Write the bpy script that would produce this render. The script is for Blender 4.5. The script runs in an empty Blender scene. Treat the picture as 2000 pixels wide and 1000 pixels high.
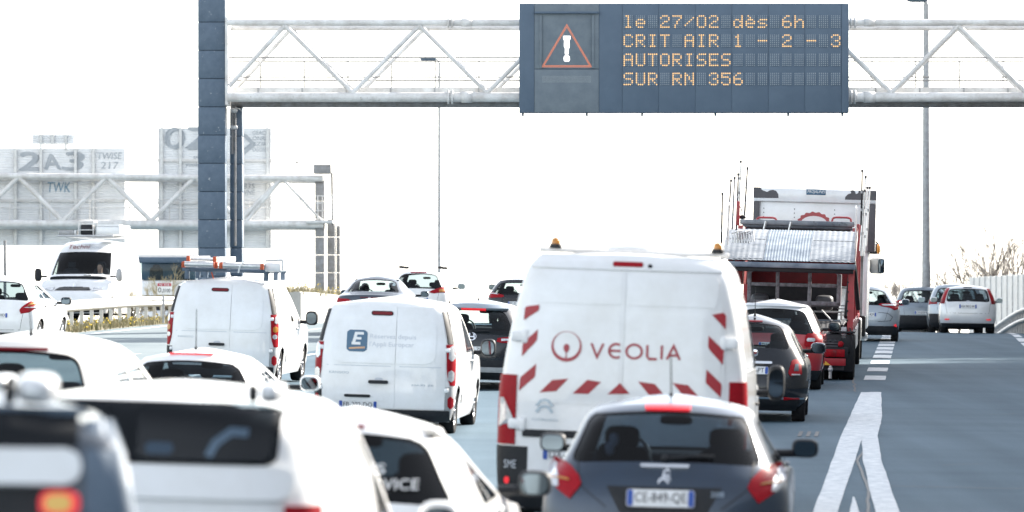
import bpy, bmesh, math, random
import numpy as np
from mathutils import Vector, Matrix
random.seed(7)
SC = bpy.context.scene
COL = SC.collection
# ---------------------------------------------------------------- camera
CAM_H = 2.5
cam_d = bpy.data.cameras.new('camera'); cam = bpy.data.objects.new('camera', cam_d); COL.objects.link(cam)
cam.location = (0, 0, CAM_H)
cam.rotation_euler = (math.radians(90) - math.atan(20/8000), 0, 0)
cam_d.sensor_width = 36; cam_d.lens = 144
cam_d.clip_start = 0.5; cam_d.clip_end = 6000
cam_d.dof.use_dof = True; cam_d.dof.focus_distance = 78; cam_d.dof.aperture_fstop = 3.0
SC.camera = cam
# ---------------------------------------------------------------- sky, sun, exposure
SUN_AZ, SUN_EL = 50, 28          # degrees to the right of straight ahead, degrees up
w = bpy.data.worlds.new('World'); SC.world = w; w.use_nodes = True
nt = w.node_tree; nt.nodes.clear()
out = nt.nodes.new('ShaderNodeOutputWorld'); bg = nt.nodes.new('ShaderNodeBackground')
sky = nt.nodes.new('ShaderNodeTexSky'); sky.sky_type = 'NISHITA'; sky.sun_disc = False
sky.sun_elevation = math.radians(SUN_EL); sky.sun_rotation = math.radians(SUN_AZ)
sky.air_density = 1.0; sky.dust_density = 1.0; sky.ozone_density = 0.5
tc = nt.nodes.new('ShaderNodeTexCoord')
vm = nt.nodes.new('ShaderNodeVectorMath'); vm.operation = 'MAXIMUM'; vm.inputs[1].default_value = (-2, -2, 0.015)
nt.links.new(tc.outputs['Generated'], vm.inputs[0]); nt.links.new(vm.outputs[0], sky.inputs['Vector'])
hs = nt.nodes.new('ShaderNodeHueSaturation'); hs.inputs['Saturation'].default_value = 0.38   # thin high cloud whitens the whole sky evenly
nt.links.new(sky.outputs[0], hs.inputs['Color']); nt.links.new(hs.outputs[0], bg.inputs[0]); bg.inputs[1].default_value = 0.15
nt.links.new(bg.outputs[0], out.inputs[0])
sd = bpy.data.lights.new('sun', 'SUN'); sun = bpy.data.objects.new('sun', sd); COL.objects.link(sun)
sd.energy = 5.0; sd.angle = math.radians(0.53); sd.color = (1.0, 0.93, 0.83)
A, E = math.radians(SUN_AZ), math.radians(SUN_EL)
S = Vector((math.sin(A)*math.cos(E), math.cos(A)*math.cos(E), math.sin(E)))
sun.rotation_euler = S.to_track_quat('Z', 'Y').to_euler()
SC.view_settings.view_transform = 'Standard'; SC.view_settings.look = 'None'
SC.view_settings.gamma = 1; SC.view_settings.use_curve_mapping = False
SC.view_settings.exposure = 1.66
SC.cycles.max_bounces = 8; SC.cycles.transparent_max_bounces = 24; SC.cycles.diffuse_bounces = 3
SC.cycles.glossy_bounces = 4; SC.cycles.transmission_bounces = 6
SC.cycles.sample_clamp_indirect = 6; SC.cycles.caustics_reflective = False; SC.cycles.caustics_refractive = False
SC.cycles.use_denoising = True
# ---------------------------------------------------------------- materials
M = {}
def mat(name, col, rough=.5, metal=0., coat=0., noise=None, nscale=8., bump=0., bscale=60., emit=None, estr=0., spec=None):
    m = bpy.data.materials.new(name); m.use_nodes = True; n = m.node_tree; b = n.nodes['Principled BSDF']
    b.inputs['Base Color'].default_value = (*col, 1); b.inputs['Roughness'].default_value = rough
    b.inputs['Metallic'].default_value = metal; b.inputs['Coat Weight'].default_value = coat
    b.inputs['Coat Roughness'].default_value = .04
    if spec is not None: b.inputs['Specular IOR Level'].default_value = spec
    if emit: b.inputs['Emission Color'].default_value = (*emit, 1); b.inputs['Emission Strength'].default_value = estr
    if noise or bump:
        t = n.nodes.new('ShaderNodeTexCoord')
    if noise:
        nz = n.nodes.new('ShaderNodeTexNoise'); nz.inputs['Scale'].default_value = nscale; nz.inputs['Detail'].default_value = 6
        nz.inputs['Roughness'].default_value = .65
        n.links.new(t.outputs['Object'], nz.inputs['Vector'])
        r = n.nodes.new('ShaderNodeValToRGB'); r.color_ramp.elements[0].position = .35; r.color_ramp.elements[1].position = .68
        r.color_ramp.elements[0].color = (*noise, 1); r.color_ramp.elements[1].color = (*col, 1)
        n.links.new(nz.outputs['Fac'], r.inputs[0]); n.links.new(r.outputs[0], b.inputs['Base Color'])
    if bump:
        nb = n.nodes.new('ShaderNodeTexNoise'); nb.inputs['Scale'].default_value = bscale; nb.inputs['Detail'].default_value = 4
        n.links.new(t.outputs['Object'], nb.inputs['Vector'])
        bp = n.nodes.new('ShaderNodeBump'); bp.inputs['Strength'].default_value = bump; bp.inputs['Distance'].default_value = .01
        n.links.new(nb.outputs['Fac'], bp.inputs['Height']); n.links.new(bp.outputs[0], b.inputs['Normal'])
    M[name] = m; return m
mat('white_paint', (.80, .81, .82), .32, 0, .8, noise=(.70, .70, .69), nscale=2.2)
mat('cream_paint', (.74, .71, .66), .30, .1, .8, noise=(.64, .61, .56), nscale=2.2)
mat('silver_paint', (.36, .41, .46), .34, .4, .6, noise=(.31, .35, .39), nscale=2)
mat('mid_grey_paint', (.17, .21, .25), .34, .4, .6, noise=(.15, .18, .21), nscale=2)
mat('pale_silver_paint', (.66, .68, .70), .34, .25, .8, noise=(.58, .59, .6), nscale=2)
mat('blue_grey_paint', (.019, .038, .068), .30, .3, .4, noise=(.020, .034, .056), nscale=2)
mat('slate_paint', (.055, .072, .092), .32, .4, .5, noise=(.05, .062, .08), nscale=2)
mat('black_paint', (.007, .010, .015), .18, 0, .3, noise=(.012, .014, .018), nscale=3, spec=.35)
mat('red_paint', (.42, .018, .025), .28, .1, 1, noise=(.34, .02, .025), nscale=3)
mat('dark_red', (.22, .012, .016), .5, 0, 0, noise=(.15, .012, .014), nscale=3)
mat('frame_red', (.40, .03, .04), .42, 0, .2, noise=(.26, .04, .04), nscale=6)
mat('plastic', (.010, .012, .015), .55, noise=(.018, .019, .022), nscale=9, spec=.3)
mat('trim', (.010, .012, .015), .85, spec=.2)
mat('seat_cloth', (.016, .019, .024), .9, bump=.2, spec=.2)
mat('rubber', (.009, .009, .011), .85, noise=(.02, .02, .02), nscale=14, spec=.2)
mat('rim_metal', (.45, .46, .48), .35, .8)
mat('chrome', (.8, .82, .84), .08, 1)
mat('mirror_glass', (.085, .11, .13), .03, 1)
mat('lamp_red', (.36, .008, .016), .38, 0, .04, noise=(.22, .006, .012), nscale=60, spec=.12)
mat('lamp_dark_red', (.16, .005, .010), .3, 0, .15, spec=.2)
mat('lamp_clear', (.66, .68, .70), .10, .3, 1, noise=(.42, .43, .45), nscale=50)
mat('lamp_amber', (.42, .17, .02), .3, 0, .3)
mat('lamp_lit', (.40, .27, .07), .4, emit=(1, .60, .16), estr=.10)
mat('lamp_red_lit', (.6, .02, .03), .3, emit=(1, .03, .04), estr=.16)
mat('reversing_lit', (.9, .9, .9), .2, emit=(1, 1, .98), estr=2)
mat('plate_white', (.72, .73, .74), .4, noise=(.62, .63, .63), nscale=30)
mat('plate_blue', (.02, .07, .32), .4)
mat('plate_black', (.02, .02, .025), .5)
mat('stripe_red', (.36, .010, .020), .45, 0, .1, noise=(.31, .012, .020), nscale=12)
mat('logo_red', (.40, .045, .06), .4, noise=(.34, .05, .06), nscale=20)
mat('logo_blue', (.055, .13, .21), .4)
mat('logo_orange', (.62, .36, .2), .5)
mat('pale_print', (.50, .53, .57), .45)
mat('grey_badge', (.30, .36, .42), .3, .6)
mat('steel_blue', (.095, .135, .185), .55, .1, noise=(.07, .105, .15), nscale=5, bump=.15, bscale=30)
mat('sign_face', (.082, .122, .172), .6, noise=(.068, .104, .150), nscale=1.4)
mat('sign_matrix', (.15, .185, .21), .7, noise=(.115, .145, .175), nscale=3)
mat('galva', (.62, .63, .63), .42, .55, noise=(.46, .46, .46), nscale=7)
mat('galva_dull', (.42, .43, .44), .6, .3, noise=(.3, .3, .3), nscale=7)
mat('tube_white', (.74, .74, .73), .5, .05, noise=(.52, .50, .48), nscale=3)
mat('tube_dirty', (.30, .30, .31), .7, noise=(.20, .19, .18), nscale=5)
mat('led_lit', (.25, .15, .06), .5, emit=(1.0, .60, .25), estr=.42)
mat('led_white', (.95, .95, .95), .4, emit=(1, .97, .92), estr=.6)
mat('led_red', (.3, .1, .06), .5, emit=(1.0, .30, .15), estr=.21)
mat('led_off', (.32, .36, .38), .5)
mat('aluminium', (.62, .63, .64), .34, .85, noise=(.5, .5, .5), nscale=20)
mat('deck_plate', (.27, .29, .31), .5, .25, noise=(.12, .14, .17), nscale=2.6)
mat('deck_worn', (.07, .10, .14), .5, .25, noise=(.22, .26, .30), nscale=2.0)
mat('dark_steel', (.05, .055, .062), .6, .3, noise=(.09, .09, .095), nscale=8)
mat('gate_grey', (.27, .28, .31), .6, .2, noise=(.12, .12, .13), nscale=12)
mat('primer_grey', (.115, .108, .115), .8, noise=(.09, .09, .095), nscale=10)
mat('strap_orange', (.42, .08, .03), .7)
mat('yellow', (.70, .42, .05), .5)
mat('ladder_alu', (.68, .68, .67), .4, .7, noise=(.5, .5, .5), nscale=15)
mat('concrete', (.42, .41, .39), .85, noise=(.30, .29, .27), nscale=1.2, bump=.2, bscale=20)
mat('pale_concrete', (.52, .51, .48), .85, noise=(.42, .41, .38), nscale=1.4, bump=.2)
mat('bark', (.24, .22, .20), .9, noise=(.15, .13, .12), nscale=10)
mat('dry_grass', (.36, .31, .20), .9, noise=(.24, .22, .13), nscale=3)
mat('green_grass', (.12, .13, .05), .9, noise=(.2, .19, .09), nscale=3)
mat('yellow_bloom', (.55, .40, .04), .8)
mat('graffiti_dark', (.22, .25, .28), .7, noise=(.46, .49, .52), nscale=4); mat('graffiti_fill', (.46, .48, .50), .7, noise=(.30, .33, .36), nscale=2)
mat('graffiti_blue', (.16, .28, .38), .7)
mat('board_back', (.80, .81, .82), .6, 0, noise=(.70, .71, .72), nscale=2)
mat('sign_red', (.40, .03, .05), .5)
mat('sign_white', (.78, .78, .77), .5)
mat('skin', (.46, .27, .20), .6)
mat('dark_hair', (.03, .024, .02), .8)
mat('dark_jacket', (.05, .06, .08), .9)
mat('pale_shirt', (.62, .64, .68), .9)
mat('hi_vis', (.62, .30, .05), .8)
mat('paint_mark', (.64, .66, .67), .6, noise=(.33, .37, .41), nscale=7.0, bump=.3, bscale=40)
mat('tar', (.035, .037, .04), .6)
mat('glue_orange', (.5, .12, .05), .5)
def scuffs(name, col, lo=.63, hi=.67, sc=9):
    n = M[name].node_tree; b = n.nodes['Principled BSDF']; src = b.inputs['Base Color'].links[0].from_socket
    t = n.nodes.new('ShaderNodeTexCoord'); z = n.nodes.new('ShaderNodeTexNoise'); z.inputs['Scale'].default_value = sc; z.inputs['Detail'].default_value = 9; z.inputs['Roughness'].default_value = .7
    n.links.new(t.outputs['Object'], z.inputs['Vector']); r = n.nodes.new('ShaderNodeMapRange'); r.inputs[1].default_value = lo; r.inputs[2].default_value = hi; n.links.new(z.outputs['Fac'], r.inputs[0])
    mx = n.nodes.new('ShaderNodeMix'); mx.data_type = 'RGBA'; n.links.new(r.outputs[0], mx.inputs[0]); n.links.new(src, mx.inputs[6]); mx.inputs[7].default_value = (*col, 1); n.links.new(mx.outputs[2], b.inputs['Base Color'])
scuffs('steel_blue', (.30, .33, .35)); scuffs('paint_mark', (.16, .19, .22), .60, .66, 16); scuffs('tube_white', (.34, .31, .28), .60, .72, 6); scuffs('deck_plate', (.08, .09, .10), .56, .66, 7)
def glass(name, tint, refl=1.0):
    m = bpy.data.materials.new(name); m.use_nodes = True; n = m.node_tree; n.nodes.clear()
    o = n.nodes.new('ShaderNodeOutputMaterial'); mx = n.nodes.new('ShaderNodeMixShader')
    t = n.nodes.new('ShaderNodeBsdfTransparent'); t.inputs[0].default_value = (*tint, 1)
    g = n.nodes.new('ShaderNodeBsdfGlossy'); g.inputs['Roughness'].default_value = .02
    g.inputs[0].default_value = (refl, refl, refl, 1)
    f = n.nodes.new('ShaderNodeLayerWeight'); f.inputs[0].default_value = .5
    pw = n.nodes.new('ShaderNodeMath'); pw.operation = 'POWER'; pw.inputs[1].default_value = 5; n.links.new(f.outputs['Facing'], pw.inputs[0])
    ma = n.nodes.new('ShaderNodeMath'); ma.operation = 'MULTIPLY_ADD'; ma.inputs[1].default_value = .9; ma.inputs[2].default_value = .022; n.links.new(pw.outputs[0], ma.inputs[0])
    n.links.new(ma.outputs[0], mx.inputs[0]); n.links.new(t.outputs[0], mx.inputs[1]); n.links.new(g.outputs[0], mx.inputs[2])
    n.links.new(mx.outputs[0], o.inputs[0]); M[name] = m
glass('glass', (.62, .70, .72)); glass('privacy_glass', (.10, .12, .14)); glass('tinted_glass', (.46, .53, .58)); glass('dark_glass', (.16, .20, .25))
def asphalt(name, c1, c2):
    m = bpy.data.materials.new(name); m.use_nodes = True; n = m.node_tree; b = n.nodes['Principled BSDF']
    tc = n.nodes.new('ShaderNodeTexCoord')
    def noise(sc, det, vec):
        a = n.nodes.new('ShaderNodeTexNoise'); a.inputs['Scale'].default_value = sc; a.inputs['Detail'].default_value = det
        n.links.new(vec, a.inputs['Vector']); return a
    mp = n.nodes.new('ShaderNodeMapping'); mp.inputs['Scale'].default_value = (1.6, .045, 1); mp.inputs['Rotation'].default_value = (0, 0, .085)
    n.links.new(tc.outputs['Object'], mp.inputs[0])
    streak = noise(1.0, 4, mp.outputs[0]); blot = noise(.22, 5, tc.outputs['Object']); grit = noise(38, 3, tc.outputs['Object'])
    mp2 = n.nodes.new('ShaderNodeMapping'); mp2.inputs['Scale'].default_value = (.10, .8, 1); n.links.new(tc.outputs['Object'], mp2.inputs[0])
    lay = noise(1.0, 3, mp2.outputs[0])
    add = n.nodes.new('ShaderNodeMath'); add.operation = 'ADD'; n.links.new(streak.outputs['Fac'], add.inputs[0]); n.links.new(blot.outputs['Fac'], add.inputs[1])
    a2 = n.nodes.new('ShaderNodeMath'); a2.operation = 'MULTIPLY_ADD'; a2.inputs[1].default_value = .8
    n.links.new(grit.outputs['Fac'], a2.inputs[0]); n.links.new(add.outputs[0], a2.inputs[2])
    a3 = n.nodes.new('ShaderNodeMath'); a3.operation = 'MULTIPLY_ADD'; a3.inputs[1].default_value = .6
    n.links.new(lay.outputs['Fac'], a3.inputs[0]); n.links.new(a2.outputs[0], a3.inputs[2])
    mr = n.nodes.new('ShaderNodeMapRange'); mr.inputs[1].default_value = 1.2; mr.inputs[2].default_value = 2.15
    n.links.new(a3.outputs[0], mr.inputs[0])
    r = n.nodes.new('ShaderNodeValToRGB'); r.color_ramp.elements[0].color = (*c1, 1); r.color_ramp.elements[1].color = (*c2, 1)
    n.links.new(mr.outputs[0], r.inputs[0]); n.links.new(r.outputs[0], b.inputs['Base Color'])
    b.inputs['Roughness'].default_value = .82; b.inputs['Specular IOR Level'].default_value = .16
    bp = n.nodes.new('ShaderNodeBump'); bp.inputs['Strength'].default_value = .5; bp.inputs['Distance'].default_value = .006
    n.links.new(grit.outputs['Fac'], bp.inputs['Height']); n.links.new(bp.outputs[0], b.inputs['Normal'])
    M[name] = m
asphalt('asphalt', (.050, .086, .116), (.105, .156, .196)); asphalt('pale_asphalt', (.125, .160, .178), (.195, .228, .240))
mat('verge_soil', (.22, .19, .13), .95, noise=(.13, .12, .07), nscale=1.3, bump=.4, bscale=12)
# ---------------------------------------------------------------- mesh helpers
class MB:
    def __init__(s): s.v = []; s.f = []; s.sm = []
    def add(s, vs, fs, smooth=False):
        k = len(s.v); s.v += [tuple(p) for p in vs]; s.f += [tuple(i+k for i in f) for f in fs]; s.sm += [smooth]*len(fs); return s
    def box(s, x0, x1, y0, y1, z0, z1):
        s.add([(x0,y0,z0),(x1,y0,z0),(x1,y1,z0),(x0,y1,z0),(x0,y0,z1),(x1,y0,z1),(x1,y1,z1),(x0,y1,z1)],
              [(3,2,1,0),(4,5,6,7),(0,1,5,4),(1,2,6,5),(2,3,7,6),(3,0,4,7)]); return s
    def bbox(s, x0, x1, y0, y1, z0, z1, b=.02):      # box with chamfered edges
        c = bmesh.new(); bmesh.ops.create_cube(c, size=1)
        for v in c.verts: v.co = ((x0+x1)/2+v.co.x*(x1-x0), (y0+y1)/2+v.co.y*(y1-y0), (z0+z1)/2+v.co.z*(z1-z0))
        bmesh.ops.bevel(c, geom=c.edges[:], offset=b, segments=2, affect='EDGES', profile=.5)
        c.verts.index_update(); s.add([v.co for v in c.verts], [[v.index for v in f.verts] for f in c.faces], True); c.free(); return s
    def tube(s, p0, p1, r, n=10, r1=None, caps=True):
        p0, p1 = Vector(p0), Vector(p1); d = (p1-p0).normalized(); a = d.orthogonal().normalized(); b = d.cross(a); r1 = r if r1 is None else r1
        vs = []; 
        for p, q in ((p0, r), (p1, r1)):
            for i in range(n):
                t = 2*math.pi*i/n; vs.append(p + a*math.cos(t)*q + b*math.sin(t)*q)
        s.add(vs, [(i, (i+1) % n, n+(i+1) % n, n+i) for i in range(n)], True)
        if caps: s.add(vs, [tuple(range(n-1, -1, -1)), tuple(range(n, 2*n))])
        return s
    def path(s, pts, r, n=8):
        for a, b in zip(pts, pts[1:]): s.tube(a, b, r, n)
        return s
    def superell(s, c, sx, sy, sz, e=.45, nu=20, nv=12):   # rounded box
        sg = lambda t: math.copysign(abs(t)**e, t)
        vs = []; fs = []
        for j in range(nv+1):
            ph = -math.pi/2 + math.pi*j/nv
            for i in range(nu):
                th = 2*math.pi*i/nu
                vs.append((c[0]+sx*sg(math.cos(ph))*sg(math.cos(th)), c[1]+sy*sg(math.cos(ph))*sg(math.sin(th)), c[2]+sz*sg(math.sin(ph))))
        for j in range(nv):
            for i in range(nu): fs.append((j*nu+i, j*nu+(i+1) % nu, (j+1)*nu+(i+1) % nu, (j+1)*nu+i))
        s.add(vs, fs, True); return s
    def prism(s, poly, axis, a0, a1):       # polygon in the two other axes, extruded
        n = len(poly)
        def P(u, v, a): return {'x': (a, u, v), 'y': (u, a, v), 'z': (u, v, a)}[axis]
        vs = [P(u, v, a0) for u, v in poly]+[P(u, v, a1) for u, v in poly]
        s.add(vs, [tuple(range(n)), tuple(range(2*n-1, n-1, -1))]+[(i, i+n, (i+1) % n+n, (i+1) % n) for i in range(n)]); return s
    def grid(s, G, smooth=True, closed=False):
        R, C = len(G), len(G[0]); vs = [p for r in G for p in r]
        s.add(vs, [(i*C+j, i*C+j+1, (i+1)*C+j+1, (i+1)*C+j) for i in range(R-1) for j in range(C-1)], smooth); return s
    def lathe(s, prof, axis='x', n=28, c=(0, 0, 0)):
        vs = []; fs = []
        for a, r in prof:
            for i in range(n):
                t = 2*math.pi*i/n; u, v = r*math.cos(t), r*math.sin(t)
                p = {'x': (a, u, v), 'y': (u, a, v), 'z': (u, v, a)}[axis]; vs.append((p[0]+c[0], p[1]+c[1], p[2]+c[2]))
        for j in range(len(prof)-1):
            for i in range(n): fs.append((j*n+i, j*n+(i+1) % n, (j+1)*n+(i+1) % n, (j+1)*n+i))
        s.add(vs, fs, True); return s
    def mesh(s, name, m):
        me = bpy.data.meshes.new(name); me.from_pydata(s.v, [], s.f); me.polygons.foreach_set('use_smooth', s.sm)
        b = bmesh.new(); b.from_mesh(me); bmesh.ops.recalc_face_normals(b, faces=b.faces); b.to_mesh(me); b.free()
        me.materials.append(M[m] if isinstance(m, str) else m); me.update(); return me
    def build(s, name, m, parent=None, **k):
        return obj(name, s.mesh(name, m), parent, **k)
def obj(name, data, parent=None, label=None, cat=None, group=None, kind=None, loc=None):
    o = bpy.data.objects.new(name, data); COL.objects.link(o)
    if parent is not None: o.parent = parent
    if loc: o.location = loc
    if label: o['label'] = label
    if cat: o['category'] = cat
    if group: o['group'] = group
    if kind: o['kind'] = kind
    return o
def thing(name, label, cat, loc=(0, 0, 0), group=None, rot=(0, 0, 0)):
    o = obj(name, None, None, label, cat, group); o.location = loc; o.rotation_euler = rot; return o
def pchip(pts, n=240):
    x = np.array([p[0] for p in pts], float); y = np.array([p[1] for p in pts], float)
    h = np.diff(x); d = np.diff(y)/h; m = np.zeros(len(x)); m[0], m[-1] = d[0], d[-1]
    for i in range(1, len(x)-1):
        if d[i-1]*d[i] > 0:
            w1, w2 = 2*h[i]+h[i-1], h[i]+2*h[i-1]; m[i] = (w1+w2)/(w1/d[i-1]+w2/d[i])
    X = np.linspace(x[0], x[-1], n); k = np.clip(np.searchsorted(x, X)-1, 0, len(h)-1); t = (X-x[k])/h[k]
    Y = (1+2*t)*(1-t)**2*y[k]+t*(1-t)**2*h[k]*m[k]+t*t*(3-2*t)*y[k+1]+t*t*(t-1)*h[k]*m[k+1]
    return lambda z: float(np.interp(z, X, Y))
_tx = {}
def text_geo(s):
    if s not in _tx:
        cu = bpy.data.curves.new('lettering', 'FONT'); cu.body = s; cu.size = 1; cu.resolution_u = 3
        o = bpy.data.objects.new('lettering', cu); COL.objects.link(o)
        bpy.context.view_layer.update()
        me = bpy.data.meshes.new_from_object(o.evaluated_get(bpy.context.evaluated_depsgraph_get()))
        vs = [(v.co.x, v.co.y) for v in me.vertices]; fs = [tuple(p.vertices) for p in me.polygons]
        bpy.data.objects.remove(o); bpy.data.curves.remove(cu); bpy.data.meshes.remove(me)
        x0, x1 = min(v[0] for v in vs), max(v[0] for v in vs); y0, y1 = min(v[1] for v in vs), max(v[1] for v in vs)
        _tx[s] = ([((a-x0)/(x1-x0), (b-y0)/(y1-y0)) for a, b in vs], fs)
    return _tx[s]
def ribbon(pts, wd):     # flat 2-D stroke, returns verts and faces in its own plane
    P = [Vector((*p, 0)) for p in pts]; L = []; R = []
    for i, p in enumerate(P):
        a = P[max(i-1, 0)]; b = P[min(i+1, len(P)-1)]; t = (b-a).normalized(); n = Vector((-t.y, t.x, 0))
        k = 1.0
        if 0 < i < len(P)-1:
            t1 = (P[i]-P[i-1]).normalized(); k = 1/max(.45, abs(t.dot(t1)))
        L.append(p+n*wd/2*k); R.append(p-n*wd/2*k)
    n = len(P); return [(v.x, v.y) for v in L+R], [(i, i+1, n+i+1, n+i) for i in range(n-1)]
def copy_tree(o, parent=None):
    c = o.copy(); COL.objects.link(c); c.parent = parent
    for ch in [x for x in o.children]: copy_tree(ch, c)
    return c
# ---------------------------------------------------------------- the lie of the road
def xc(d):
    if d <= 40: return .082*d
    if d <= 85: return .082*d+.0002*(d-40)**2
    if d <= 115: return 7.375+.1*(d-85)
    if d <= 185: return 10.375+.1*(d-115)-.0005*(d-115)**2
    return 14.925+.03*(d-185)
def slope(d): return (xc(d+.5)-xc(d-.5))
def gz(u, d):
    if u > 6: z = -.108
    elif u > -6: z = -.012*(u+3)
    elif u > -13: t = (-6-u)/7; z = .036+.2*(3*t*t-2*t**3)+.012*(-6-u)*(1-t)
    else: z = .236
    if d > 115:
        e = min(d-115, 34); z -= .0009*e*e + .0612*max(0, d-149)
    return z
def W(u, d, dz=0): return (xc(d)+u, d, gz(u, d)+dz)
def place(cx, s):
    Y = 8000/s; X = (cx-1000)/s; return X, Y, X-xc(Y)
# ---------------------------------------------------------------- vehicles: one shell builder, then details laid on its surface
TPL = {
 'claw_hatch': dict(w=[(.12,.90),(.22,.965),(.42,1.0),(.56,.985),(.655,.91),(.72,.845),(.82,.765),(.90,.705),(.935,.675),(.968,.62)],
   r=[(.12,.16),(.20,.04),(.36,0),(.50,.02),(.62,.08),(.70,.16),(.82,.28),(.91,.38),(.945,.46),(.968,.58)],
   f=[(.12,-.12),(.25,-.02),(.42,-.02),(.54,-.16),(.60,-.55),(.655,-1.0),(.70,-1.2),(.82,-1.62),(.92,-1.98),(.968,-2.2)]),
 'hatch': dict(w=[(.12,.90),(.22,.965),(.42,1.0),(.56,.99),(.655,.945),(.78,.825),(.90,.70),(.965,.61)],
   r=[(.12,.16),(.20,.04),(.36,0),(.50,.02),(.62,.08),(.70,.16),(.82,.28),(.91,.38),(.965,.50)],
   f=[(.12,-.12),(.25,-.02),(.42,-.02),(.54,-.16),(.60,-.55),(.655,-1.0),(.70,-1.2),(.82,-1.62),(.92,-1.98),(.965,-2.2)]),
 'suv': dict(w=[(.12,.90),(.22,.97),(.42,1.0),(.56,.99),(.64,.95),(.78,.85),(.90,.74),(.965,.66)],
   r=[(.12,.16),(.20,.04),(.36,0),(.52,.02),(.62,.06),(.70,.12),(.82,.24),(.91,.36),(.965,.46)],
   f=[(.12,-.12),(.25,-.02),(.45,-.02),(.56,-.14),(.61,-.6),(.655,-1.0),(.70,-1.15),(.82,-1.5),(.92,-1.8),(.965,-2.0)]),
 'city': dict(w=[(.12,.88),(.20,.95),(.36,1.0),(.48,.995),(.58,.95),(.66,.885),(.78,.775),(.88,.685),(.94,.60),(.968,.50)],
   r=[(.12,.17),(.20,.05),(.32,0),(.42,.03),(.52,.09),(.62,.16),(.70,.22),(.82,.33),(.90,.43),(.945,.55),(.968,.70)],
   f=[(.12,-.12),(.25,-.02),(.42,-.03),(.54,-.2),(.60,-.5),(.655,-.8),(.70,-.95),(.82,-1.35),(.92,-1.7),(.968,-2.0)]),
 'mpv': dict(w=[(.12,.90),(.22,.97),(.42,1.0),(.56,.99),(.66,.96),(.80,.88),(.91,.79),(.965,.71)],
   r=[(.12,.14),(.20,.03),(.36,0),(.52,.01),(.62,.04),(.70,.08),(.82,.16),(.91,.24),(.965,.36)],
   f=[(.12,-.12),(.25,-.02),(.42,-.02),(.54,-.2),(.60,-.5),(.65,-.8),(.70,-.95),(.82,-1.35),(.92,-1.65),(.965,-1.9)]),
 'sedan': dict(w=[(.12,.90),(.22,.965),(.42,1.0),(.58,.985),(.66,.95),(.72,.90),(.80,.80),(.91,.70),(.965,.62)],
   r=[(.12,.18),(.20,.05),(.34,0),(.50,.02),(.62,.07),(.675,.12),(.70,.34),(.725,.56),(.80,.76),(.91,1.06),(.965,1.28)],
   f=[(.12,-.12),(.25,-.02),(.42,-.02),(.53,-.16),(.59,-.6),(.66,-1.25),(.70,-1.4),(.82,-1.85),(.92,-2.2),(.965,-2.4)]),
 'van': dict(w=[(.10,.93),(.18,.98),(.34,1.0),(.52,1.0),(.62,.985),(.76,.935),(.88,.875),(.94,.835),(.975,.76)],
   r=[(.10,.10),(.16,.02),(.30,0),(.45,.005),(.60,.02),(.75,.055),(.88,.10),(.94,.135),(.975,.22)],
   f=[(.10,-.10),(.2,-.02),(.36,-.03),(.44,-.15),(.50,-.5),(.54,-.75),(.60,-.95),(.75,-1.35),(.88,-1.7),(.94,-1.9),(.975,-2.1)]),
 'tall_van': dict(w=[(.09,.95),(.16,.985),(.30,1.0),(.45,1.0),(.56,.985),(.72,.93),(.86,.86),(.93,.815),(.97,.74)],
   r=[(.09,.06),(.15,.01),(.30,0),(.45,.0),(.60,.012),(.75,.03),(.88,.055),(.935,.09),(.97,.17)],
   f=[(.09,-.10),(.17,-.02),(.28,-.04),(.36,-.22),(.41,-.6),(.45,-.85),(.50,-1.0),(.64,-1.30),(.76,-1.56),(.86,-1.85),(.93,-2.15),(.97,-2.5)]),
}
_wheel = {}
def wheel_mesh(r, wd):
    k = (r, wd)
    if k not in _wheel:
        t = MB(); q = r*.66
        t.lathe([(-wd/2*.8, q), (-wd/2, q*1.12), (-wd/2, r*.93), (-wd/2*.8, r*.985), (0, r), (wd/2*.8, r*.985), (wd/2, r*.93), (wd/2, q*1.12), (wd/2*.8, q)], 'x', 30)
        m = MB(); m.lathe([(wd*.1, 0.001), (wd*.1, q*.93), (wd*.42, q*.99), (wd*.42, q*.93), (wd*.3, q*.88), (wd*.28, q*.86)], 'x', 30)
        for i in range(8):
            a = 2*math.pi*i/8; m.tube((wd*.26, .03*math.cos(a), .03*math.sin(a)), (wd*.32, q*.9*math.cos(a), q*.9*math.sin(a)), .022, 6)
        m.lathe([(wd*.33, .001), (wd*.32, .055), (wd*.2, .06)], 'x', 16)
        _wheel[k] = (t.mesh('wheel', 'rubber'), m.mesh('rim', 'rim_metal'))
    return _wheel[k]
def poly_rows(poly, m=9):
    zs = [p[1] for p in poly]; z0, z1 = min(zs)+1e-4, max(zs)-1e-4; out = []
    for i in range(m):
        z = z0+(z1-z0)*i/(m-1); xs = []
        for (xa, za), (xb, zb) in zip(poly, poly[1:]+poly[:1]):
            if (za-z)*(zb-z) <= 0 and za != zb: xs.append(xa+(xb-xa)*(z-za)/(zb-za))
        if xs: out.append((z, min(xs), max(xs)))
    return out
def rounded(x0, x1, z0, z1, r, m=4):
    r = min(r, (x1-x0)/2.01, (z1-z0)/2.01); P = []
    for cx, cz, a0 in ((x1-r, z0+r, -90), (x1-r, z1-r, 0), (x0+r, z1-r, 90), (x0+r, z0+r, 180)):
        for i in range(m+1):
            a = math.radians(a0+90*i/m); P.append((cx+r*math.cos(a), cz+r*math.sin(a)))
    return P
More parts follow.
